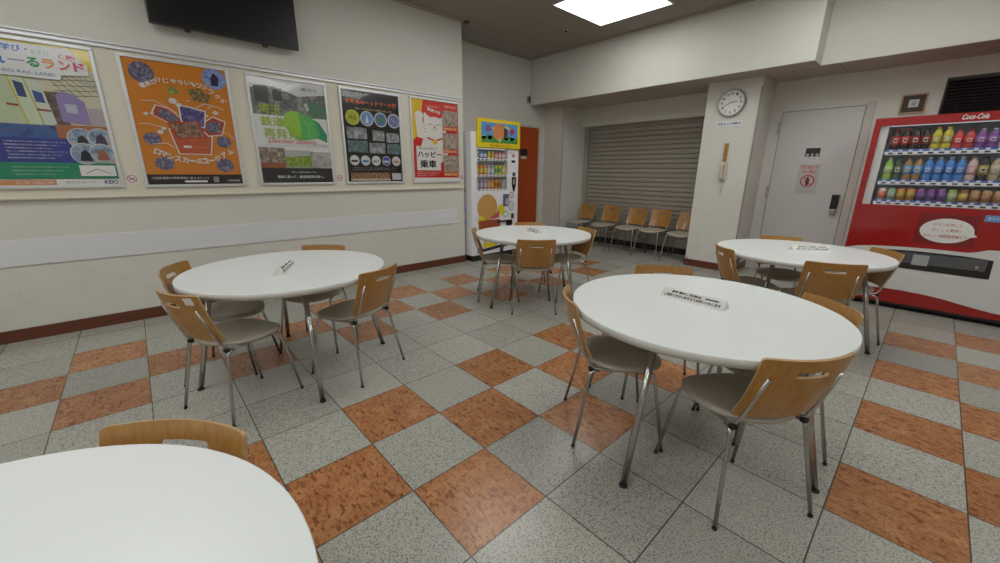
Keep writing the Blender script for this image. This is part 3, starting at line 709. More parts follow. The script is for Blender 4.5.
for k, y in enumerate((-.655, 1.10, 2.832)):
    t = thing('no_smoking_sticker', ['small square no-smoking sticker between the railway museum poster and orange poster', 'small square no-smoking sticker between the green map poster and black poster', 'small square no-smoking sticker at the right end of the poster rail'][k], 'sticker', (FX, y, 1.20))
    s = Sheet((FX, y - .038, 1.195), (0, 1, 0), (0, 0, 1)); s.rect(0, 0, .076, .085, WHITE); s.ring(.038, .043, .032, .0055, (.6, .05, .08)); s.rect(.020, .038, .056, .047, (.1, .1, .1)); s.line([(.017, .065), (.060, .021)], .005, (.6, .05, .08))
    part_flat(s, 'print', t)

t = thing('television', 'large black flat screen television mounted high on the left wall', 'television', (XL, .23, 2.46))
X0 = XL + .062; X1 = XL + .115
part(MB().box(X0, X1, -.332, .790, 2.457, 3.09, M['black'], .006), 'case', t)
part(MB().box(X1 - .001, X1 + .0015, -.322, .780, 2.475, 3.08, M['tv']), 'screen', t)
part(MB().box(XL, X0, -.02, .48, 2.62, 2.95, M['steel'], .004), 'wall_bracket', t)
for y in (-.085, .497):
    part(MB().box(X0 + .005, X1 - .008, y - .022, y + .022, 2.437, 2.458, M['black'], .004), 'stand_mount', t)

# ------------------------------------------------------------------ recess: orange door and children's drink machine
t = thing('door_1', '', '', (XREC, 4.75, 0)); del t['label']; del t['category']; struct(t)
part(MB().box(XREC, XREC + .02, 4.0, 5.095, 0, 2.1, M['orange'], .003), 'door_leaf', t)
mb = MB().box(XREC, XREC + .03, 5.095, 5.13, 0, 2.135, M['doorframe'], .003).box(XREC, XREC + .03, 3.96, 5.095, 2.1, 2.135, M['doorframe'], .003)
part(mb, 'door_frame', t)
mb = MB().box(XREC + .02, XREC + .024, 4.62, 4.80, 1.60, 1.72, M['black'], .001).box(XREC + .02, XREC + .0245, 4.64, 4.78, 1.55, 1.60, M['plastic'], .001)
part(mb, 'sign_plate', t)

KX = -3.28; KY0 = 2.925; KY1 = 3.868
kv = thing('drink_vending_machine', "white children's drink machine with a yellow picture sign in the corner past the posters", 'vending machine', (-3.62, 3.39, 0))
mb = MB(); wz0, wz1, wy0, wy1 = 1.045, 1.645, 3.035, 3.64; KB = -3.96
mb.box(KB, KX, KY0, wy0, .09, 1.86, M['kwhite'], .004).box(KB, KX, wy1, KY1, .09, 1.86, M['kwhite'], .004)
mb.box(KB, KX, wy0, wy1, .09, wz0, M['kwhite']).box(KB, KX, wy0, wy1, wz1, 1.86, M['kwhite']).box(KB, KX - .30, wy0, wy1, wz0, wz1, M['kwhite'])
part(mb, 'body', kv)
part(MB().box(KB + .02, KX - .012, KY0 + .02, KY1 - .02, 0, .09, M['black'], .004), 'base', kv)
part(MB().box(KX - .012, KX - .008, wy0, wy1, wz0, wz1, M['glass']), 'display_window', kv)
s = Sheet((KX + .0005, KY0, 0), (0, 1, 0), (0, 0, 1))
s.text('つめたい', .74, 1.585, .84, 1.61, (.5, .1, .2)); s.disc(.83, 1.555, .035, (.62, .30, .34), ry=.025)
s.rect(.79, 1.455, .87, 1.49, (.02, .05, .03)); s.rect(.815, 1.25, .885, 1.31, (.12, .12, .15))
s.poly([(.80, 1.24), (.90, 1.24), (.895, 1.12), (.865, 1.02), (.835, 1.02), (.805, 1.12)], INK); s.rect(.83, 1.13, .87, 1.21, (.45, .35, .2))
s.rect(.62, .80, .74, .985, (.10, .13, .22)); s.poly([(.66, .84), (.76, .80), (.77, .90), (.68, .93)], (.45, .46, .52)); s.disc(.80, .965, .055, (.62, .34, .40)); s.disc(.80, .965, .04, WHITE); s.disc(.795, .80, .06, (.38, .40, .52), ry=.075); s.disc(.795, .80, .05, WHITE, ry=.065)
s.rect(.795, .60, .86, .68, (.13, .08, .05))
# plain balloons printed on the front
s.disc(.30, .80, .195, (.62, .33, .10), ry=.195); s.disc(.185, .60, .07, (.76, .62, .03), ry=.075); s.disc(.575, .75, .075, (.76, .62, .03), ry=.08)
s.poly([(.38, .62), (.54, .64), (.53, .75), (.46, .70), (.36, .65)], (.60, .10, .12)); s.ring(.68, .68, .055, .012, (.25, .55, .2), ry=.045)
s.rect(.13, .48, .56, .61, (.36, .075, .03)); s.disc(.26, .24, .05, (.76, .62, .03), ry=.055); s.disc(.40, .225, .095, (.76, .62, .03), ry=.06)
s.poly([(.10, .12), (.90, .19), (.90, .235), (.10, .165)], (.02, .03, .05)); s.rect(.80, .26, .88, .31, (.1, .15, .4))
part_flat(s, 'front_print', kv)
part(MB().box(KX, KX + .022, KY0 + .50, KY0 + .81, .56, .585, M['black'], .003).box(KX, KX + .022, KY0 + .69, KY0 + .81, .50, .585, M['black'], .003), 'take_out_flap', kv)
for a, b, r_, c in ((.42, .78, .05, (.35, .5, .7)), (.42, .58, .05, (.30, .45, .70)), (.42, 1.42, .04, (.65, .45, .5)), (.45, 1.05, .04, (.6, .6, .35)), (.40, 1.24, .04, (.4, .6, .5))):
    s = Sheet((-3.9, KY0 - .0005, 0), (1, 0, 0), (0, 0, 1)); s.disc(a, b, r_, c); part_flat(s, 'round_sticker', kv)
part(MB().box(KX - .002, KX + .035, KY0 + .09, KY1 + .0, 1.65, 2.045, M['yellow'], .018, seg=3), 'sign_box', kv)
s = Sheet((KX + .0365, KY0 + .16, 1.725), (0, 1, 0), (0, 0, 1)); SW, SH = .715, .27
s.rect(0, 0, SW, SH, (.10, .34, .66)); s.poly([(0, 0), (SW, 0), (SW, .07), (.55, .10), (.40, .06), (.2, .10), (0, .08)], (.08, .30, .08))
for x, c in ((.05, (.55, .62, .66)), (.16, (.40, .4, .60)), (.48, (.55, .60, .66)), (.60, (.45, .55, .62))): s.disc(x, .07, .04, c, ry=.03, lift=False)
s.k += 1; s.disc(.33, .15, .115, (.66, .26, .10)); s.disc(.13, .19, .05, (.25, .12, .34)); s.disc(.60, .17, .045, (.50, .05, .16)); s.poly([(.44, .06), (.50, .10), (.50, .19), (.43, .21)], (.10, .05, .03)); s.disc(.35, .04, .03, (.55, .60, .12))
s.poly([(.17, .20), (.24, .17), (.24, .21)], (.72, .60, .05)); s.poly([(.43, .23), (.56, .18), (.54, .22), (.47, .25)], (.72, .60, .05))
s.text('みんなの ドリンク', .16, -.055, .56, -.02, (.50, .16, .03), bold=.03)
part_flat(s, 'sign_picture', kv)
mb = MB()
for z in (1.505, 1.275, 1.065): mb.box(KX - .13, KX - .02, wy0 + .001, wy1 - .001, z - .02, z - .012, M['kwhite']).box(KX - .024, KX - .016, wy0 + .001, wy1 - .001, z - .032, z + .002, M['label'])
for z in (1.505, 1.275, 1.065):
    for i in range(8): mb.box(KX - .016, KX - .0145, wy0 + .025 + i * .073, wy0 + .065 + i * .073, z - .026, z - .010, M['black'])
part(mb, 'shelf', kv)
part(MB().box(KX - .05, KX - .03, wy0 + .03, wy1 - .03, wz1 - .012, wz1 - .002, M['addedglow']), 'added_glow_strip', kv)  # glowing strip added under the window top to brighten the cartons

def drink(name, label, loc, rt, h, r, body, cap, band, group, parts=True, cat='drink'):
    t = thing(name, label, cat, loc, rt, group)
    if name == 'drink_can':
        MB().lathe([(r * .8, 0), (r, .006), (r, h - .012), (r * .82, h - .002), (r * .80, h)], body, 16).build('can_body', t)
        MB().lathe([(r * .78, h - .001), (r * .76, h + .001)], M['alu'], 14).build('lid', t)
        if band is not None: MB().lathe([(r + .0006, h * .25), (r + .0006, h * .75)], band, 16).build('label_band', t)
    elif name == 'drink_carton':
        MB().box(-r, r, -r * .7, r * .7, 0, h, body, .002).build('carton_body', t)
        if band is not None: MB().box(-r - .0006, r + .0006, -r * .7 - .0006, r * .7 + .0006, h * .3, h * .7, band).build('label_band', t)
    else:
        MB().lathe([(r * .86, 0), (r, .008), (r, h * .30), (r * .95, h * .36), (r, h * .42), (r, h * .70), (r * .84, h * .80), (r * .46, h * .89), (r * .42, h * .93)], body, 18).build('bottle_body', t)
        MB().lathe([(r * .46, h * .925), (r * .46, h * .99), (r * .42, h)], cap, 14).build('cap', t)
        if band is not None:
            q = MB().lathe([(r + .0008, h * .30), (r + .0008, h * .66)], band, 18)
            q.box(-r * .45, r * .45, -r - .0022, -r - .0006, h * .40, h * .58, pl((.55, .55, .52)))
            q.box(-r * .32, r * .32, -r - .0028, -r - .0020, h * .44, h * .53, body)
            q.build('label_band', t)
    return t
NUM = {2: 'two', 3: 'three', 4: 'four'}
def which(k, n, noun):
    """the k-th of n alike, left to right"""
    if n == 1: return 'the only ' + noun
    pos = {2: ['left', 'right'], 3: ['leftmost', 'middle', 'rightmost'], 4: ['leftmost', 'second', 'third', 'rightmost']}[n][k]
    return '%s of the %s %ss' % (pos, NUM[n], noun)
def pl(c, r=.25): return ink(c, r)
kinds = [[((.62, .60, .25), (.10, .22, .55)), ((.10, .22, .55), (.55, .6, .7)), ((.62, .62, .10), (.65, .4, .1)), ((.60, .20, .22), (.7, .6, .6))],
         [((.66, .22, .05), (.6, .5, .1)), ((.35, .38, .52), (.6, .6, .65)), ((.50, .55, .08), (.15, .35, .12)), ((.65, .42, .06), (.7, .6, .3))],
         [((.34, .25, .34), (.5, .4, .5)), ((.60, .25, .10), (.66, .40, .16)), ((.62, .30, .06), (.4, .15, .05)), ((.34, .36, .42), (.5, .5, .5))]]
nmk = [['yellow and blue', 'blue', 'lemon yellow', 'pink'], ['orange', 'grey-blue', 'lime green', 'amber'], ['mauve', 'tan', 'rust orange', 'grey']]
order = [[0, 1, 1, 2, 2, 3, 3, 3], [0, 0, 0, 1, 1, 2, 2, 3], [0, 0, 0, 1, 1, 2, 2, 3]]
for r_, (z, hh) in enumerate(((1.505, .115), (1.275, .15), (1.065, .15))):
    first = {}
    for i in range(8):
        k = order[r_][i]; b, l = kinds[r_][k]
        rown = ['top', 'middle', 'bottom'][r_]; same = order[r_]; kk = same[:i].count(k)
        lab = '%s in the %s row of the white machine' % (which(kk, same.count(k), nmk[r_][k] + ' drink carton'), rown)
        loc = (KX - .062, wy0 + .045 + i * .0735, z - .012)
        gp = '%s cartons in the %s row of the white machine' % (nmk[r_][k], ['top', 'middle', 'bottom'][r_])
        if k not in first: first[k] = drink('drink_carton', lab, loc, PI / 2, hh, .026, pl(b), None, pl(l), gp, cat='drink carton')
        else: clone(first[k], lab, loc, PI / 2, gp)

# ------------------------------------------------------------------ far end: door, wall fittings
t = thing('door_2', '', '', (.08, YD, 0)); del t['label']; del t['category']; struct(t)
part(MB().box(-.322, .486, YD - .012, YD, 0.005, 2.09, M['door'], .002), 'door_leaf', t)
mb = MB().box(-.375, -.328, YD - .010, YD, 0, 2.13, M['wall'], .002).box(.492, .57, YD - .016, YD, 0, 2.13, M['doorframe'], .002).box(-.328, .492, YD - .010, YD, 2.096, 2.13, M['wall'], .002)
mb.box(-.328, .492, YD - .006, YD, 0, 2.096, M['dark'])
part(mb, 'door_frame', t)
for z in (1.82, 1.00): part(MB().box(-.350, -.332, YD - .034, YD - .020, z, z + .16, M['steel'], .002), 'hinge', t)
mb = MB().box(.372, .442, YD - .055, YD - .012, .90, 1.075, M['black'], .006)
lk = part(mb, 'keypad_lock', t); part(MB().box(.376, .438, YD - .065, YD - .012, .84, .90, M['steel'], .006), 'lock_handle', t)
s = Sheet((0, YD - .0125, 0), (1, 0, 0), (0, 0, 1))
s.rect(0, 1.485, .155, 1.64, WHITE); s.rect(.004, 1.53, .152, 1.636, (.02, .02, .022))
for x in (.03, .078, .126): s.disc(x, 1.556, .016, (.5, .5, .5)); s.rect(x - .012, 1.53, x + .012, 1.55, (.5, .5, .5), False)
s.text('スタッフ専用', .03, 1.498, .125, 1.515, (.15, .15, .15))
o = part_flat(s, 'staff_sign', t, 'black sign with three white figures')
s = Sheet((0, YD - .0125, 0), (1, 0, 0), (0, 0, 1))
s.rect(-.03, 1.07, .19, 1.44, (.56, .55, .53)); s.text('関係者以外', -.01, 1.385, .17, 1.425, (.62, .06, .08), bold=.02); s.text('立入禁止', .01, 1.33, .155, 1.37, (.62, .06, .08), bold=.02)
s.ring(.083, 1.233, .076, .014, (.58, .03, .06)); s.disc(.083, 1.27, .014, (.12, .02, .02)); s.poly([(.060, 1.255), (.106, 1.255), (.10, 1.21), (.098, 1.18), (.068, 1.18), (.066, 1.21)], (.12, .02, .02)); s.line([(.035, 1.285), (.131, 1.181)], .010, (.58, .03, .06))
s.text('ご協力をお願いします', .02, 1.10, .15, 1.115, (.3, .3, .3))
part_flat(s, 'entry_notice', t, 'white notice with red prohibition circle')

ck = thing('wall_clock', 'round white wall clock on the pillar', 'clock', (-.775, 5.24, 2.195))
RXm = Matrix.Translation((0, 0, 0)) @ Matrix.Rotation(PI / 2, 4, 'X')
MB().lathe([(.165, 0), (.168, .02), (.160, .042), (.149, .044), (.1475, .03), (.1475, .001)], M['steel'], 48, mtx=RXm).build('rim', ck)
MB().lathe([(.146, .02), (.146, .030)], M['clockface'], 48, mtx=RXm).build('dial', ck)
s = Sheet((0, -.0305, 0), (1, 0, 0), (0, 0, 1), .0005)
for i in range(12):
    a = PI / 2 - (i + 1) * PI / 6; x, z = .112 * math.cos(a), .112 * math.sin(a)
    s.text(str(i + 1), x - (.018 if i > 8 else .010), z - .016, x + (.018 if i > 8 else .010), z + .016, INK, bold=.035); s.k -= 1
s.k += 1
for i in range(60):
    a = i * PI / 30; s.line([(.134 * math.cos(a), .134 * math.sin(a)), (.140 * math.cos(a), .140 * math.sin(a))], .0015, INK, False)
s.build('numerals', ck)
def hand(ang, L, wd, k, nme):
    a = PI / 2 - ang; c, sn = math.cos(a), math.sin(a)
    s = Sheet((0, -.033 - k * .001, 0), (1, 0, 0), (0, 0, 1)); s.line([(-.02 * c, -.02 * sn), (L * c, L * sn)], wd, INK); s.build(nme, ck)
hand(2 * PI * (2 + 41 / 60) / 12, .072, .008, 1, 'hour_hand'); hand(2 * PI * 41 / 60, .112, .006, 2, 'minute_hand')
t = thing('name_plate', 'small white plate of dark lettering under the clock', 'sign', (-.77, 5.24, 1.92))
MB().box(-.155, .155, -.006, 0, -.008, .056, M['label'], .001).build('plate', t)
s = Sheet((-.145, -.0065, 0), (1, 0, 0), (0, 0, 1)); s.text('防犯カメラ作動中', .01, .006, .28, .042, (.05, .05, .12), bold=.02); s.build('lettering', t)
t = thing('wooden_tag', 'narrow brown wooden tag on the pillar above the telephone', 'tag', (-.757, 5.24, 1.472))
MB().box(-.024, .024, -.012, 0, 0, .23, M['wood'], .002).build('tag_board', t)
s = Sheet((0, -.0125, 0), (1, 0, 0), (0, 0, 1)); s.text('内', -.012, .12, .012, .15, (.2, .08, .02)); s.text('線', -.012, .07, .012, .10, (.2, .08, .02)); s.build('lettering', t)
t = thing('wall_telephone', 'cream wall telephone with a hanging cord on the pillar', 'telephone', (-.745, 5.24, 1.21))
MB().box(-.045, .035, -.03, 0, .02, .25, M['plastic'], .008).build('cradle', t)
mb = MB().tube(rounded([(-.012, -.035, .235), (-.012, -.062, .22), (-.012, -.062, .05), (-.012, -.035, .03)], .03), .014, M['plastic'], 12)
mb.lathe([(.022, 0), (.024, .012), (.016, .02)], M['plastic'], 16, mtx=Matrix.Translation((-.012, -.03, .228)) @ Matrix.Rotation(PI / 2, 4, 'X')).lathe([(.022, 0), (.024, .012), (.016, .02)], M['plastic'], 16, mtx=Matrix.Translation((-.012, -.03, .045)) @ Matrix.Rotation(PI / 2, 4, 'X'))
mb.build('handset', t)
pts = []
for i in range(90):
    f = i / 89; zc = .03 - .20 * math.sin(PI * f) ; xc = -.012 + .03 * f
    pts.append((xc + .006 * math.cos(i * 1.3), -.02 + .006 * math.sin(i * 1.3), zc))
MB().tube(pts, .0022, M['plastic'], 6).build('cord', t)

t = thing('picture_frame', 'small wood framed dark picture with a white square above the red machine', 'picture frame', (.872, YD, 1.965))
mb = MB(); wf = M['woodedge']
for a in ((-.102, .102, 0, .014), (-.102, .102, .186, .2), (-.102, -.088, .014, .186), (.088, .102, .014, .186)): mb.box(a[0], a[1], -.02, 0, a[2], a[3], wf, .003)
mb.build('frame', t)
MB().box(-.09, .09, -.010, 0, .012, .188, plain('dark_brown_mat', (.06, .028, .015), .5)).build('mat', t)
s = Sheet((0, -.0105, 0), (1, 0, 0), (0, 0, 1)); s.rect(-.036, .065, .042, .142, (.52, .58, .64)); s.text('呈', -.016, .085, .024, .122, (.08, .09, .10)); s.build('print', t)
t = thing('name_card', 'pale narrow card on the wall beneath the small framed picture', 'card', (.872, YD, 1.92))
MB().box(-.095, .095, -.012, 0, -.02, .035, M['doorframe'], .002).build('card', t)

t = thing('louvred_vent', 'dark louvred opening high on the wall behind the red machine', 'vent', (2.1, YD, 1.5))
mb = MB().box(-1.02, 1.02, -.02, -.001, .0, .03, M['vframe'], .003).box(-1.02, 1.02, -.02, -.001, .76, .79, M['vframe'], .003).box(-1.02, -1.005, -.02, -.001, .03, .76, M['vframe'], .003).box(1.005, 1.02, -.02, -.001, .03, .76, M['vframe'], .003)
mb.build('frame', t)
MB().box(-1.005, 1.005, -.006, -.001, .03, .76, M['dark']).build('backing', t)
mb = MB()
for i in range(24):
    z = .04 + i * .030
    mb.add([(-1.0, -.008, z + .018), (1.0, -.008, z + .018), (1.0, -.024, z + .004), (-1.0, -.024, z + .004), (-1.0, -.006, z + .020), (1.0, -.006, z + .020), (1.0, -.022, z + .006), (-1.0, -.022, z + .006)],
           [(0, 1, 2, 3), (7, 6, 5, 4), (0, 4, 5, 1), (1, 5, 6, 2), (2, 6, 7, 3), (3, 7, 4, 0)], M['black'])
mb.build('slats', t)
MB().tube([(-.90, -.028, .74), (-.90, -.028, .05)], .0025, M['vframe'], 6).build('pull_cord', t)

# cable hanging down the corner column
pts = [(-3.552 + .004 * math.sin(z * 5), 5.272, z) for z in [2.46 - i * .08 for i in range(31)]]
tag(MB().tube(pts, .006, M['under'], 8).build('wall_cable'), 'thin dark cable running down the white corner column left of the shutter', 'cable')

# ------------------------------------------------------------------ red drink machine
FY = 4.84; VX0 = .697; VX1 = 1.975; VB = 5.70
rv = thing('drink_vending_machine', 'large red drink vending machine with three rows of bottles at the right', 'vending machine', (1.335, 5.2, 0))
wx0, wx1, vz0, vz1 = .745, 1.80, 1.03, 1.772
mb = MB()
mb.box(VX0, wx0, FY, VB, .065, 1.847, M['red'], .01).box(wx1, VX1, FY, VB, .065, 1.847, M['red'], .01)
mb.box(wx0 - .01, wx1 + .01, FY + .001, VB, .065, vz0, M['red']).box(wx0 - .01, wx1 + .01, FY + .001, VB, vz1, 1.846, M['red'])
mb.box(wx0, wx1, FY + .32, VB, vz0, vz1, M['white'])
part(mb, 'body', rv)
mb = MB().box(VX0 + .03, VX1 - .03, FY + .03, VB - .02, .03, .065, M['black'], .004)
for x in (VX0 + .08, VX1 - .10):
    mb.lathe([(.03, 0), (.03, .012), (.012, .014), (.012, .04)], M['black'], 14, mtx=Matrix.Translation((x, FY + .1, 0))); mb.lathe([(.03, 0), (.03, .012), (.012, .014), (.012, .04)], M['black'], 14, mtx=Matrix.Translation((x, VB - .1, 0)))
part(mb, 'base', rv)
mb = MB().box(wx0, wx0 + .062, FY + .03, FY + .30, vz0, vz1, M['white']).box(wx0, wx1, FY + .30, FY + .32, vz0, vz1, ink((.44, .54, .66), .5))
part(mb, 'display_lining', rv)
part(MB().box(wx0 - .002, wx1 + .002, FY + .012, FY + .016, vz0 - .002, vz1 + .002, M['glass']), 'display_window', rv)
part(MB().box(wx0 + .02, wx1 - .02, FY + .03, FY + .06, vz1 - .006, vz1 - .002, M['addedglow']), 'added_glow_strip', rv)  # added emitter, no real fitting: brightens the bottles behind the pane
rows = [(1.520, .819), (1.242, .824), (1.048, .828)]
for z, x0 in rows:
    mb = MB().box(x0 - .01, wx1 - .002, FY + .03, FY + .16, z + .008, z + .014, M['white'])
    mb.box(x0, wx1 - .002, FY + .020, FY + .028, z - .016, z + .014, M['label'])
    for i in range(15):
        x = x0 + .025 + i * .0675
        if x + .035 < wx1: mb.box(x, x + .034, FY + .017, FY + .0205, z - .008, z + .006, M['black'], .001)
    mb.box(x0, wx1 - .002, FY + .022, FY + .030, z + .014, z + .034, ink((.05, .12, .42), .4))
    for i in range(15):
        x = x0 + .028 + i * .0675
        if x + .03 < wx1: mb.box(x, x + .026, FY + .0205, FY + .022, z + .018, z + .029, M['label'])
    part(mb, 'shelf', rv)
# top header lettering and printed front
s = Sheet((0, FY - .0005, 0), (1, 0, 0), (0, 0, 1))
s.text('Coca-Cola', 1.262, 1.790, 1.415, 1.832, WHITE, shear=.35, bold=.02)
part_flat(s, 'header_lettering', rv); s = Sheet((0, FY - .0005, 0), (1, 0, 0), (0, 0, 1))
s.poly([(1.18, .69), (1.56, .69), (1.56, .97), (1.18, .97)], M['redd'])
n = 36
s.poly([(1.376 + .170 * math.cos(2 * PI * i / n), .820 + .112 * math.sin(2 * PI * i / n)) for i in range(n)], M['paper'])
s.poly([(1.50, .765), (1.572, .785), (1.52, .835)], M['paper'])
s.text('ボタンを押して', 1.285, .862, 1.465, .888, (.45, .03, .04)); s.text('おいしく乾杯！', 1.285, .812, 1.465, .838, (.45, .03, .04)); s.text('たのしい自動販売機です', 1.24, .757, 1.515, .785, (.45, .03, .04))
s.rect(1.578, .925, 1.72, .982, (.12, .30, .60)); s.text('電子マネー', 1.595, .94, 1.70, .965, WHITE)
# white swoosh across the lower front
top = [(.745, .588), (.80, .606), (.92, .622), (1.107, .636), (1.33, .642), (1.548, .640), (1.60, .655), (1.66, .68), (1.72, .685), (1.79, .67), (1.86, .645), (1.972, .63)]
bot = [(1.972, .125), (1.90, .122), (1.80, .128), (1.70, .142), (1.60, .160), (1.50, .180), (1.36, .197), (1.20, .205), (1.05, .203), (.90, .19), (.745, .17), (.702, .20), (.702, .56)]
top = [(.702, .575)] + top[1:]
s.poly(top + bot[:-1], M['white'])
part_flat(s, 'front_print', rv)
mb = MB()
mb.prism([(.95, .595), (1.20, .608), (1.54, .606), (1.708, .592), (1.716, .423), (1.128, .429), (.98, .47)], 0, .006, M['black'], mtx=Matrix.Translation((0, FY - .001, 0)) @ Matrix.Rotation(PI / 2, 4, 'X'))
mb.box(1.14, 1.69, FY - .0095, FY - .006, .44, .47, M['dark'], .001)
o = part(mb, 'take_out_flap', rv)
grey = plain('smoked_flap', (.085, .09, .10), .25, coat=.5)
part(MB().box(1.13, 1.68, FY - .0125, FY - .0065, .485, .59, grey, .002), 'flap_pane', rv)
part(MB().box(1.215, 1.325, FY - .014, FY - .012, .475, .575, ink((.36, .38, .40), .3)), 'flap_notice', rv)
part(MB().lathe([(.013, 0), (.013, .012), (.009, .015)], M['chrome'], 16, mtx=Matrix.Translation((1.627, FY - .006, .513)) @ Matrix.Rotation(PI / 2, 4, 'X')), 'lock', rv)

def bottle_row(z, h, seq, x0):
    first = {}; cnt = {}
    row = {1.520: 'top', 1.242: 'middle', 1.048: 'bottom'}[z]
    for i, key in enumerate(seq):
        lab, body, cap, band, nme, hh = KIND[key]
        loc = (x0 + i * .0675, FY + .066, z + .014)
        k = cnt.get(key, 0); cnt[key] = k + 1
        text = '%s in the %s row of the red machine' % (which(k, seq.count(key), lab), row)
        gp = '%ss in the %s row of the red machine' % (lab, row)
        if key not in first: first[key] = drink(nme, text, loc, 0, h * hh * 1.04, .0315, pl(body), pl(cap), pl(band) if band else None, gp, cat='drink bottle' if nme == 'drink_bottle' else 'drink can')
        else: clone(first[key], text, loc, 0, gp)
KIND = {
 'soda': ('milky white soda bottle', (.60, .62, .62), (.1, .25, .6), (.30, .45, .65), 'drink_bottle', 1),
 'c_soda': ('milky white soda can', (.60, .62, .62), (.5, .5, .5), (.30, .45, .65), 'drink_can', 1),
 'cola': ('red-labelled cola bottle', (.03, .012, .008), (.55, .02, .02), (.52, .02, .02), 'drink_bottle', 1),
 'zero': ('black-labelled cola bottle', (.025, .012, .01), (.03, .03, .03), (.30, .02, .02), 'drink_bottle', 1),
 'lemon': ('yellow lemon drink bottle', (.62, .52, .04), (.6, .5, .05), (.42, .38, .05), 'drink_bottle', 1),
 'red': ('red fruit drink bottle', (.55, .05, .06), (.6, .1, .1), (.62, .03, .05), 'drink_bottle', .85),
 'grape': ('purple grape drink bottle', (.20, .06, .28), (.55, .6, .65), (.30, .12, .42), 'drink_bottle', .85),
 'tea': ('bright green tea bottle', (.30, .50, .08), (.5, .6, .4), (.40, .58, .20), 'drink_bottle', 1),
 'dgreen': ('dark green tea bottle', (.05, .09, .04), (.1, .1, .1), (.07, .12, .07), 'drink_bottle', 1),
 'barley': ('blue-labelled brown tea bottle', (.34, .20, .07), (.35, .12, .05), (.12, .35, .62), 'drink_bottle', 1),
 'water': ('blue sports drink bottle', (.06, .24, .62), (.5, .55, .62), (.05, .20, .60), 'drink_bottle', 1),
 'pinkw': ('pale pink milk tea bottle', (.62, .50, .45), (.6, .2, .12), (.60, .30, .30), 'drink_bottle', 1),
 'coffee': ('gold-banded black coffee bottle', (.03, .025, .02), (.03, .03, .03), (.38, .30, .08), 'drink_bottle', 1),
 'latte': ('beige coffee bottle', (.42, .35, .22), (.1, .1, .1), (.5, .48, .36), 'drink_bottle', 1),
 'c_red': ('white and red can', (.60, .52, .46), (.5, .5, .5), (.60, .16, .10), 'drink_can', 1),
 'c_green': ('green soda can', (.25, .45, .28), (.5, .5, .5), (.32, .42, .30), 'drink_can', 1),
 'c_orange': ('orange juice can', (.60, .24, .05), (.5, .5, .5), (.42, .28, .06), 'drink_can', 1),
 'c_purple': ('purple grape can', (.24, .08, .30), (.5, .5, .5), (.15, .08, .25), 'drink_can', 1),
 'c_lime': ('lime green can', (.28, .42, .10), (.5, .5, .5), (.40, .46, .28), 'drink_can', 1),
 'c_gold': ('brown gold coffee can', (.24, .10, .03), (.5, .5, .5), (.50, .36, .08), 'drink_can', 1),
 'c_tan': ('tan coffee can', (.45, .30, .15), (.5, .5, .5), (.36, .18, .10), 'drink_can', 1),
}
bottle_row(1.520, .200, ['cola', 'cola', 'zero', 'zero', 'lemon', 'lemon', 'red', 'red', 'grape', 'grape', 'soda', 'soda', 'soda'], .872)
bottle_row(1.242, .215, ['tea', 'dgreen', 'barley', 'barley', 'water', 'water', 'water', 'water', 'pinkw', 'coffee', 'latte', 'latte', 'soda'], .872)
bottle_row(1.048, .125, ['c_red', 'c_green', 'c_orange', 'c_orange', 'c_purple', 'c_purple', 'c_purple', 'c_lime', 'c_gold', 'c_tan', 'c_tan', 'c_tan', 'c_soda'], .872)

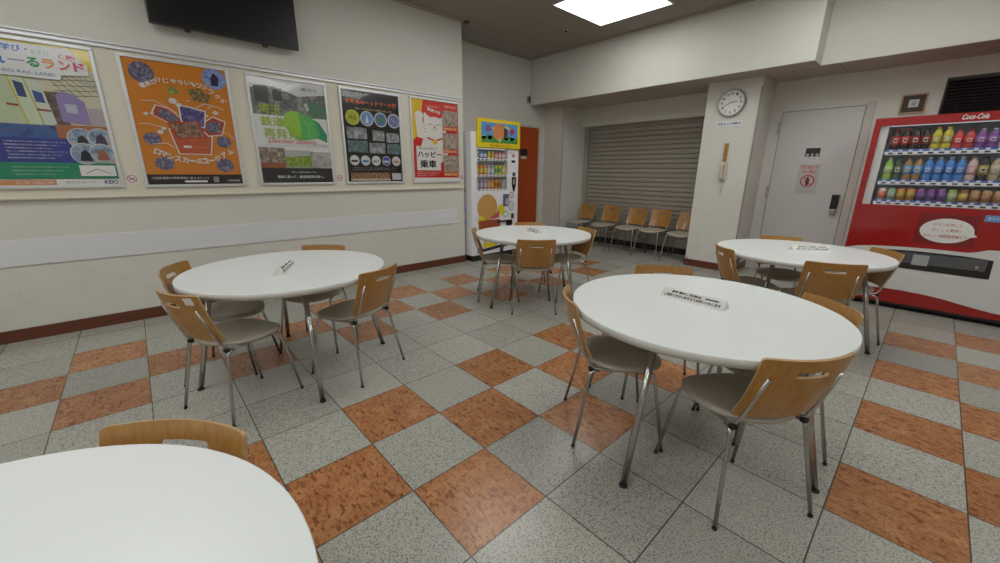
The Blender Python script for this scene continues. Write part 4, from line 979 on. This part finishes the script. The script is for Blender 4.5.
# ------------------------------------------------------------------ chairs
def make_chair(label, loc, rot, group):
    t = thing('cafe_chair', label, 'chair', loc, rot, group)
    # --- seat: rounded dished pad
    mb = MB(); vs = []; nr, na = 8, 40
    def pt(fr, a, top):
        ca, sa = math.cos(a), math.sin(a); e = 2 / 2.25
        x = .205 * math.copysign(abs(ca) ** e, ca) * fr; y = .198 * math.copysign(abs(sa) ** e, sa) * fr
        x *= 1.0 + .10 * (y / .2) * .6
        z = .438 - .016 * (1 - fr * fr) - (.020 * max(0, (y - .08) / .12) ** 2)
        if y < -.05: z += .006 * ((-y - .05) / .15)
        if fr > .93: z -= .006 * ((fr - .93) / .07) ** 2
        if not top: z = z - .018 - .010 * (1 - fr)
        return (x, y + .022, z)
    vs.append(pt(0, 0, True))
    for i in range(1, nr + 1):
        for k in range(na): vs.append(pt(i / nr, 2 * PI * k / na, True))
    nb_ = len(vs); vs.append(pt(0, 0, False))
    for i in range(1, nr + 1):
        for k in range(na): vs.append(pt(i / nr * .985, 2 * PI * k / na, False))
    fs = []
    for base in (0, nb_):
        for k in range(na): fs.append((base, base + 1 + k, base + 1 + (k + 1) % na))
        for i in range(nr - 1):
            for k in range(na):
                a = base + 1 + i * na; fs.append((a + k, a + na + k, a + na + (k + 1) % na, a + (k + 1) % na))
    a = 1 + (nr - 1) * na; b = nb_ + a
    for k in range(na): fs.append((a + k, b + k, b + (k + 1) % na, a + (k + 1) % na))
    mb.add(vs, fs, M['seat'], True); mb.build('seat', t)
    # --- backrest: bent plywood with a hand slot
    W, z0, z1, R = .173, .465, .735, .013
    xs = [-W, -W + R * .33, -W + R * .67, -W + R] + [-W + R + (2 * (W - R)) * i / 22 for i in range(1, 22)] + [W - R, W - R * .67, W - R * .33, W]
    slot = .062; xs = sorted(set([round(x, 5) for x in xs if abs(abs(x) - slot) > .004] + [-slot, slot, -slot + .009, slot - .009]))
    zs_ = [z0, z0 + R * .33, z0 + R * .67, z0 + R] + [z0 + R + i * .027 for i in range(1, 6)] + [.660, .664, .675, .688, .692, .702, z1 - R, z1 - R * .67, z1 - R * .33, z1]
    zs_ = sorted(set(round(z, 5) for z in zs_))
    def surf(x, z, off):
        cx, cz = x, z
        for sx in (-1, 1):
            for cz0, sz in ((z0 + R, -1), (z1 - R, 1)):
                a = (sx * x - (W - R)) / R; b_ = sz * (z - cz0) / R
                if a > 0 and b_ > 0:
                    cx = sx * (W - R + R * a * math.sqrt(1 - b_ * b_ / 2)); cz = cz0 + sz * R * b_ * math.sqrt(1 - a * a / 2)
        # slot ends rounded
        if (abs(z - .664) < 1e-4 or abs(z - .688) < 1e-4) and abs(abs(x) - slot) < 1e-4: cx = math.copysign(slot - .006, x)
        f = (cz - z0) / (z1 - z0)
        yc = -.185 - .088 * f - .010 * math.sin(PI * f)
        y = yc + .040 * (cx / .17) ** 2
        n = Vector((-.53 * cx / .17 * 1.0, 1, .30)).normalized()
        p = Vector((cx, y, cz)) + n * off
        return p
    nx, nz = len(xs), len(zs_); mb = MB()
    vs = [surf(x, z, .0) for z in zs_ for x in xs] + [surf(x, z, -.010) for z in zs_ for x in xs]; N = nx * nz
    def hole(i, j): return xs[i] >= -slot - 1e-5 and xs[i + 1] <= slot + 1e-5 and zs_[j] >= .664 - 1e-5 and zs_[j + 1] <= .688 + 1e-5
    def okc(i, j): return 0 <= i < nx - 1 and 0 <= j < nz - 1 and not hole(i, j)
    front = []; edge = []
    for j in range(nz - 1):
        for i in range(nx - 1):
            if not okc(i, j): continue
            q = (j * nx + i, j * nx + i + 1, (j + 1) * nx + i + 1, (j + 1) * nx + i)
            front.append(q[::-1]); front.append(tuple(v + N for v in q))
            for (a, b_), nb2 in (((q[0], q[1]), (i, j - 1)), ((q[1], q[2]), (i + 1, j)), ((q[2], q[3]), (i, j + 1)), ((q[3], q[0]), (i - 1, j))):
                if not okc(*nb2): edge.append((a, b_, b_ + N, a + N))
    mb.add(vs, front, M['wood'], True); mb.add(vs, edge, M['woodedge'], False)
    mb.build('backrest', t)
    # --- tubes
    r = .0080
    for sx in (-1, 1):
        post = rounded([(sx * .138, -.240, .655), (sx * .145, -.178, .478), (sx * .152, -.145, .408), (sx * .158, -.06, .402), (sx * .165, .105, .402)], .035)
        MB().tube(post, r, M['chrome'], 10).build('side_rail', t)
        lg = MB().tube(rounded([(sx * .165, .100, .402), (sx * .172, .150, .398), (sx * .21, .214, .008)], .03), r, M['chrome'], 10).build('leg', t)
        MB().tube([(sx * .2095, .2135, .010), (sx * .2105, .215, .0)], .0092, M['rubber'], 10).build('foot_cap', lg)
        lg = MB().tube(rounded([(sx * .150, -.105, .394), (sx * .160, -.145, .392), (sx * .21, -.214, .008)], .02), r, M['chrome'], 10).build('leg', t)
        MB().tube([(sx * .2095, -.2135, .010), (sx * .2105, -.215, .0)], .0092, M['rubber'], 10).build('foot_cap', lg)
        MB().box(sx * .153 - .012, sx * .153 + .012, -.156, -.134, .394, .414, M['rubber'], .004).build('joint_cap', t)
    MB().tube([(-.158, -.05, .400), (.158, -.05, .400)], .007, M['chrome'], 8).tube([(-.163, .08, .400), (.163, .08, .400)], .007, M['chrome'], 8).build('cross_bar', t)
    return t
G1 = 'wooden backed chairs around the round tables'; G2 = 'wooden backed chairs in a row before the shutter'
CH = [
 (-1.294, -0.378, 24.4, 'chair at the left round table, its back nearest the viewer', G1),
 (-1.779, -0.349, -27.1, 'chair tucked in by the wall at the left table, half hidden behind another', G1),
 (-1.833, 0.237, -131.3, 'chair at the far side of the left table, only its back top showing', G1),
 (-1.225, 0.293, 114.0, 'chair at the right side of the left round table, facing left', G1),
 (0.878, 1.056, 56.0, 'nearest chair on the right, whole slotted back seen before the large table', G1),
 (0.294, 1.036, -46.3, 'chair seen edge-on at the left side of the large middle table', G1),
 (0.855, 1.514, 135.7, 'chair at the far right of the large middle table, back top above its edge', G1),
 (0.282, 1.592, -147.4, 'chair behind the large middle table, a thin strip of its back showing', G1),
 (-1.28, 2.103, 48.9, 'chair with its back square to the viewer at the far table', G1),
 (-1.79, 2.099, -38.9, 'chair at the left of the far table, before the white machine', G1),
 (-1.329, 2.682, 157.4, 'chair at the right end of the far table, towards the shutter', G1),
 (-1.8, 2.607, -133.0, 'chair beyond the far table, thin strip of back before the orange door', G1),
 (0.777, 3.036, 25.9, 'chair with its back to the viewer at the table by the red machine', G1),
 (0.32, 3.068, -49.2, 'chair at the left of the red machine table, below the white pillar', G1),
 (0.882, 3.577, 126.1, 'chair at the right end of the table by the red machine', G1),
 (0.413, 3.679, -155.2, 'chair behind the table by the red machine, strip before the grey door', G1),
 (0.333, -0.856, -135.0, 'chair at the nearest table, only its back top showing at lower left', G1),
 (-3.255, 5.53, 176.0, 'chair at the left end of the row before the shutter', G2),
 (-2.7, 5.49, 177.0, 'second chair from the left in the row before the shutter', G2),
 (-2.177, 5.462, 175.6, 'middle chair of the row before the shutter', G2),
 (-1.765, 5.49, 177.0, 'second chair from the right in the row before the shutter', G2),
 (-1.27, 5.44, 180.0, 'chair at the right end of the shutter row, partly behind the pillar', G2),
]
proto = None
for x, y, a, lab, g_ in CH:
    if proto is None: proto = make_chair(lab, (x, y, 0), math.radians(a), g_)
    else: clone(proto, lab, (x, y, 0), math.radians(a), g_)
s = Sheet((.150, -.2435, .684), (-1, -.43, 0), (0, -.30, .95)); s.rect(0, 0, .040, .042, M['paper']); s.build('sticker', proto, 'small white sticker on the back')

# ------------------------------------------------------------------ tables
def make_table(label, loc, rot, group):
    t = thing('round_table', label, 'table', loc, rot, group)
    mb = MB(); R_ = .599
    mb.lathe([(R_, .668), (R_, .700)], M['tedge'], 96)
    mb.lathe([(R_, .700), (R_ - .002, .702), (.001, .702)], M['laminate'], 96, smooth=False)
    mb.build('tabletop', t)
    mb = MB().lathe([(.10, .655), (.10, .668)], M['under'], 24)
    for k in range(2):
        mb.box(-.43, .43, -.02, .02, .643, .668, M['under'], .003, mtx=Matrix.Rotation(k * PI / 2, 4, 'Z'))
    mb.build('under_frame', t)
    for k in range(4):
        a = k * PI / 2; c, s_ = math.cos(a), math.sin(a)
        lg = MB().tube([(.430 * c, .430 * s_, .666), (.578 * c, .578 * s_, .010)], .0155, M['chrome'], 18, r2=.0145).build('leg', t)
        MB().lathe([(.018, 0), (.019, .004), (.016, .011)], M['rubber'], 18, mtx=Matrix.Translation((.580 * c, .580 * s_, 0))).build('foot', lg)
    return t
G3 = 'white round tables'
T0 = make_table('white round table at left in front of the poster wall', (-1.528, .008, 0), math.radians(-5.8), G3)
clone(T0, 'large white round table in the middle right foreground', (.576, 1.276, 0), math.radians(1), G3)
clone(T0, 'white round table at the far end beside the white vending machine', (-1.536, 2.364, 0), 0, G3)
clone(T0, 'nearest white round table, cut off at the lower left corner', (.584, -1.128, 0), 0, G3)
clone(T0, 'white round table in front of the red vending machine', (.568, 3.348, 0), math.radians(-9), G3)

# ------------------------------------------------------------------ folded paper table signs
def table_sign(label, x, y, rot, L=.31):
    t = thing('table_sign', label, 'table sign', (x, y, .7022), rot, 'folded paper signs on the round tables')
    d, h = .036, .042
    mb = MB(); th = .0012
    P = [(-d, 0), (0, h), (d, 0)]
    for (y0, z0), (y1, z1) in ((P[0], P[1]), (P[1], P[2]), (P[2], P[0])):
        vx = Vector((0, y1 - y0, z1 - z0)).normalized(); nn = Vector((0, -vx.z, vx.y)) * th * (1 if True else -1)
        a0 = Vector((0, y0, z0)); a1 = Vector((0, y1, z1)); q = []
        for xx in (-L / 2, L / 2):
            for pnt in (a0, a1, a1 - nn, a0 - nn): q.append((xx, pnt.y, max(pnt.z, 0)))
        mb.add(q, [(0, 1, 2, 3), (7, 6, 5, 4), (0, 4, 5, 1), (1, 5, 6, 2), (2, 6, 7, 3), (3, 7, 4, 0)], M['card'])
    for xx in (-L / 2 + .002, L / 2 - .003):
        mb.add([(xx, -d + .002, .001), (xx, d - .002, .001), (xx, 0, h - .002), (xx + .001, -d + .002, .001), (xx + .001, d - .002, .001), (xx + .001, 0, h - .002)], [(2, 1, 0), (3, 4, 5), (0, 1, 4, 3), (1, 2, 5, 4), (2, 0, 3, 5)], M['card'])
    mb.build('folded_card', t)
    sl = math.hypot(d, h); DK = (.02, .018, .012)
    s = Sheet((-L / 2, -d - .0006, .0006), (1, 0, 0), (0, d / sl, h / sl), .0003)
    s.text('長時間のご利用は', L * .16, sl * .60, L * .64, sl * .86, DK, bold=.035); s.rect(L * .70, sl * .66, L * .90, sl * .78, (.05, .05, .10))
    s.text('ご遠慮くださいますようお願いいたします', L * .06, sl * .20, L * .95, sl * .50, DK, bold=.035)
    s.build('lettering', t)
    return t
table_sign('folded white paper sign on the large middle table', .540, 1.304, math.radians(-2.8))
table_sign('folded white paper sign on the left table, end towards the viewer', -1.484, -.030, math.radians(153))
table_sign('folded white paper sign on the far table beside the white machine', -1.550, 2.40, math.radians(-24))
table_sign('folded white paper sign on the table by the red machine', .624, 3.440, math.radians(46))
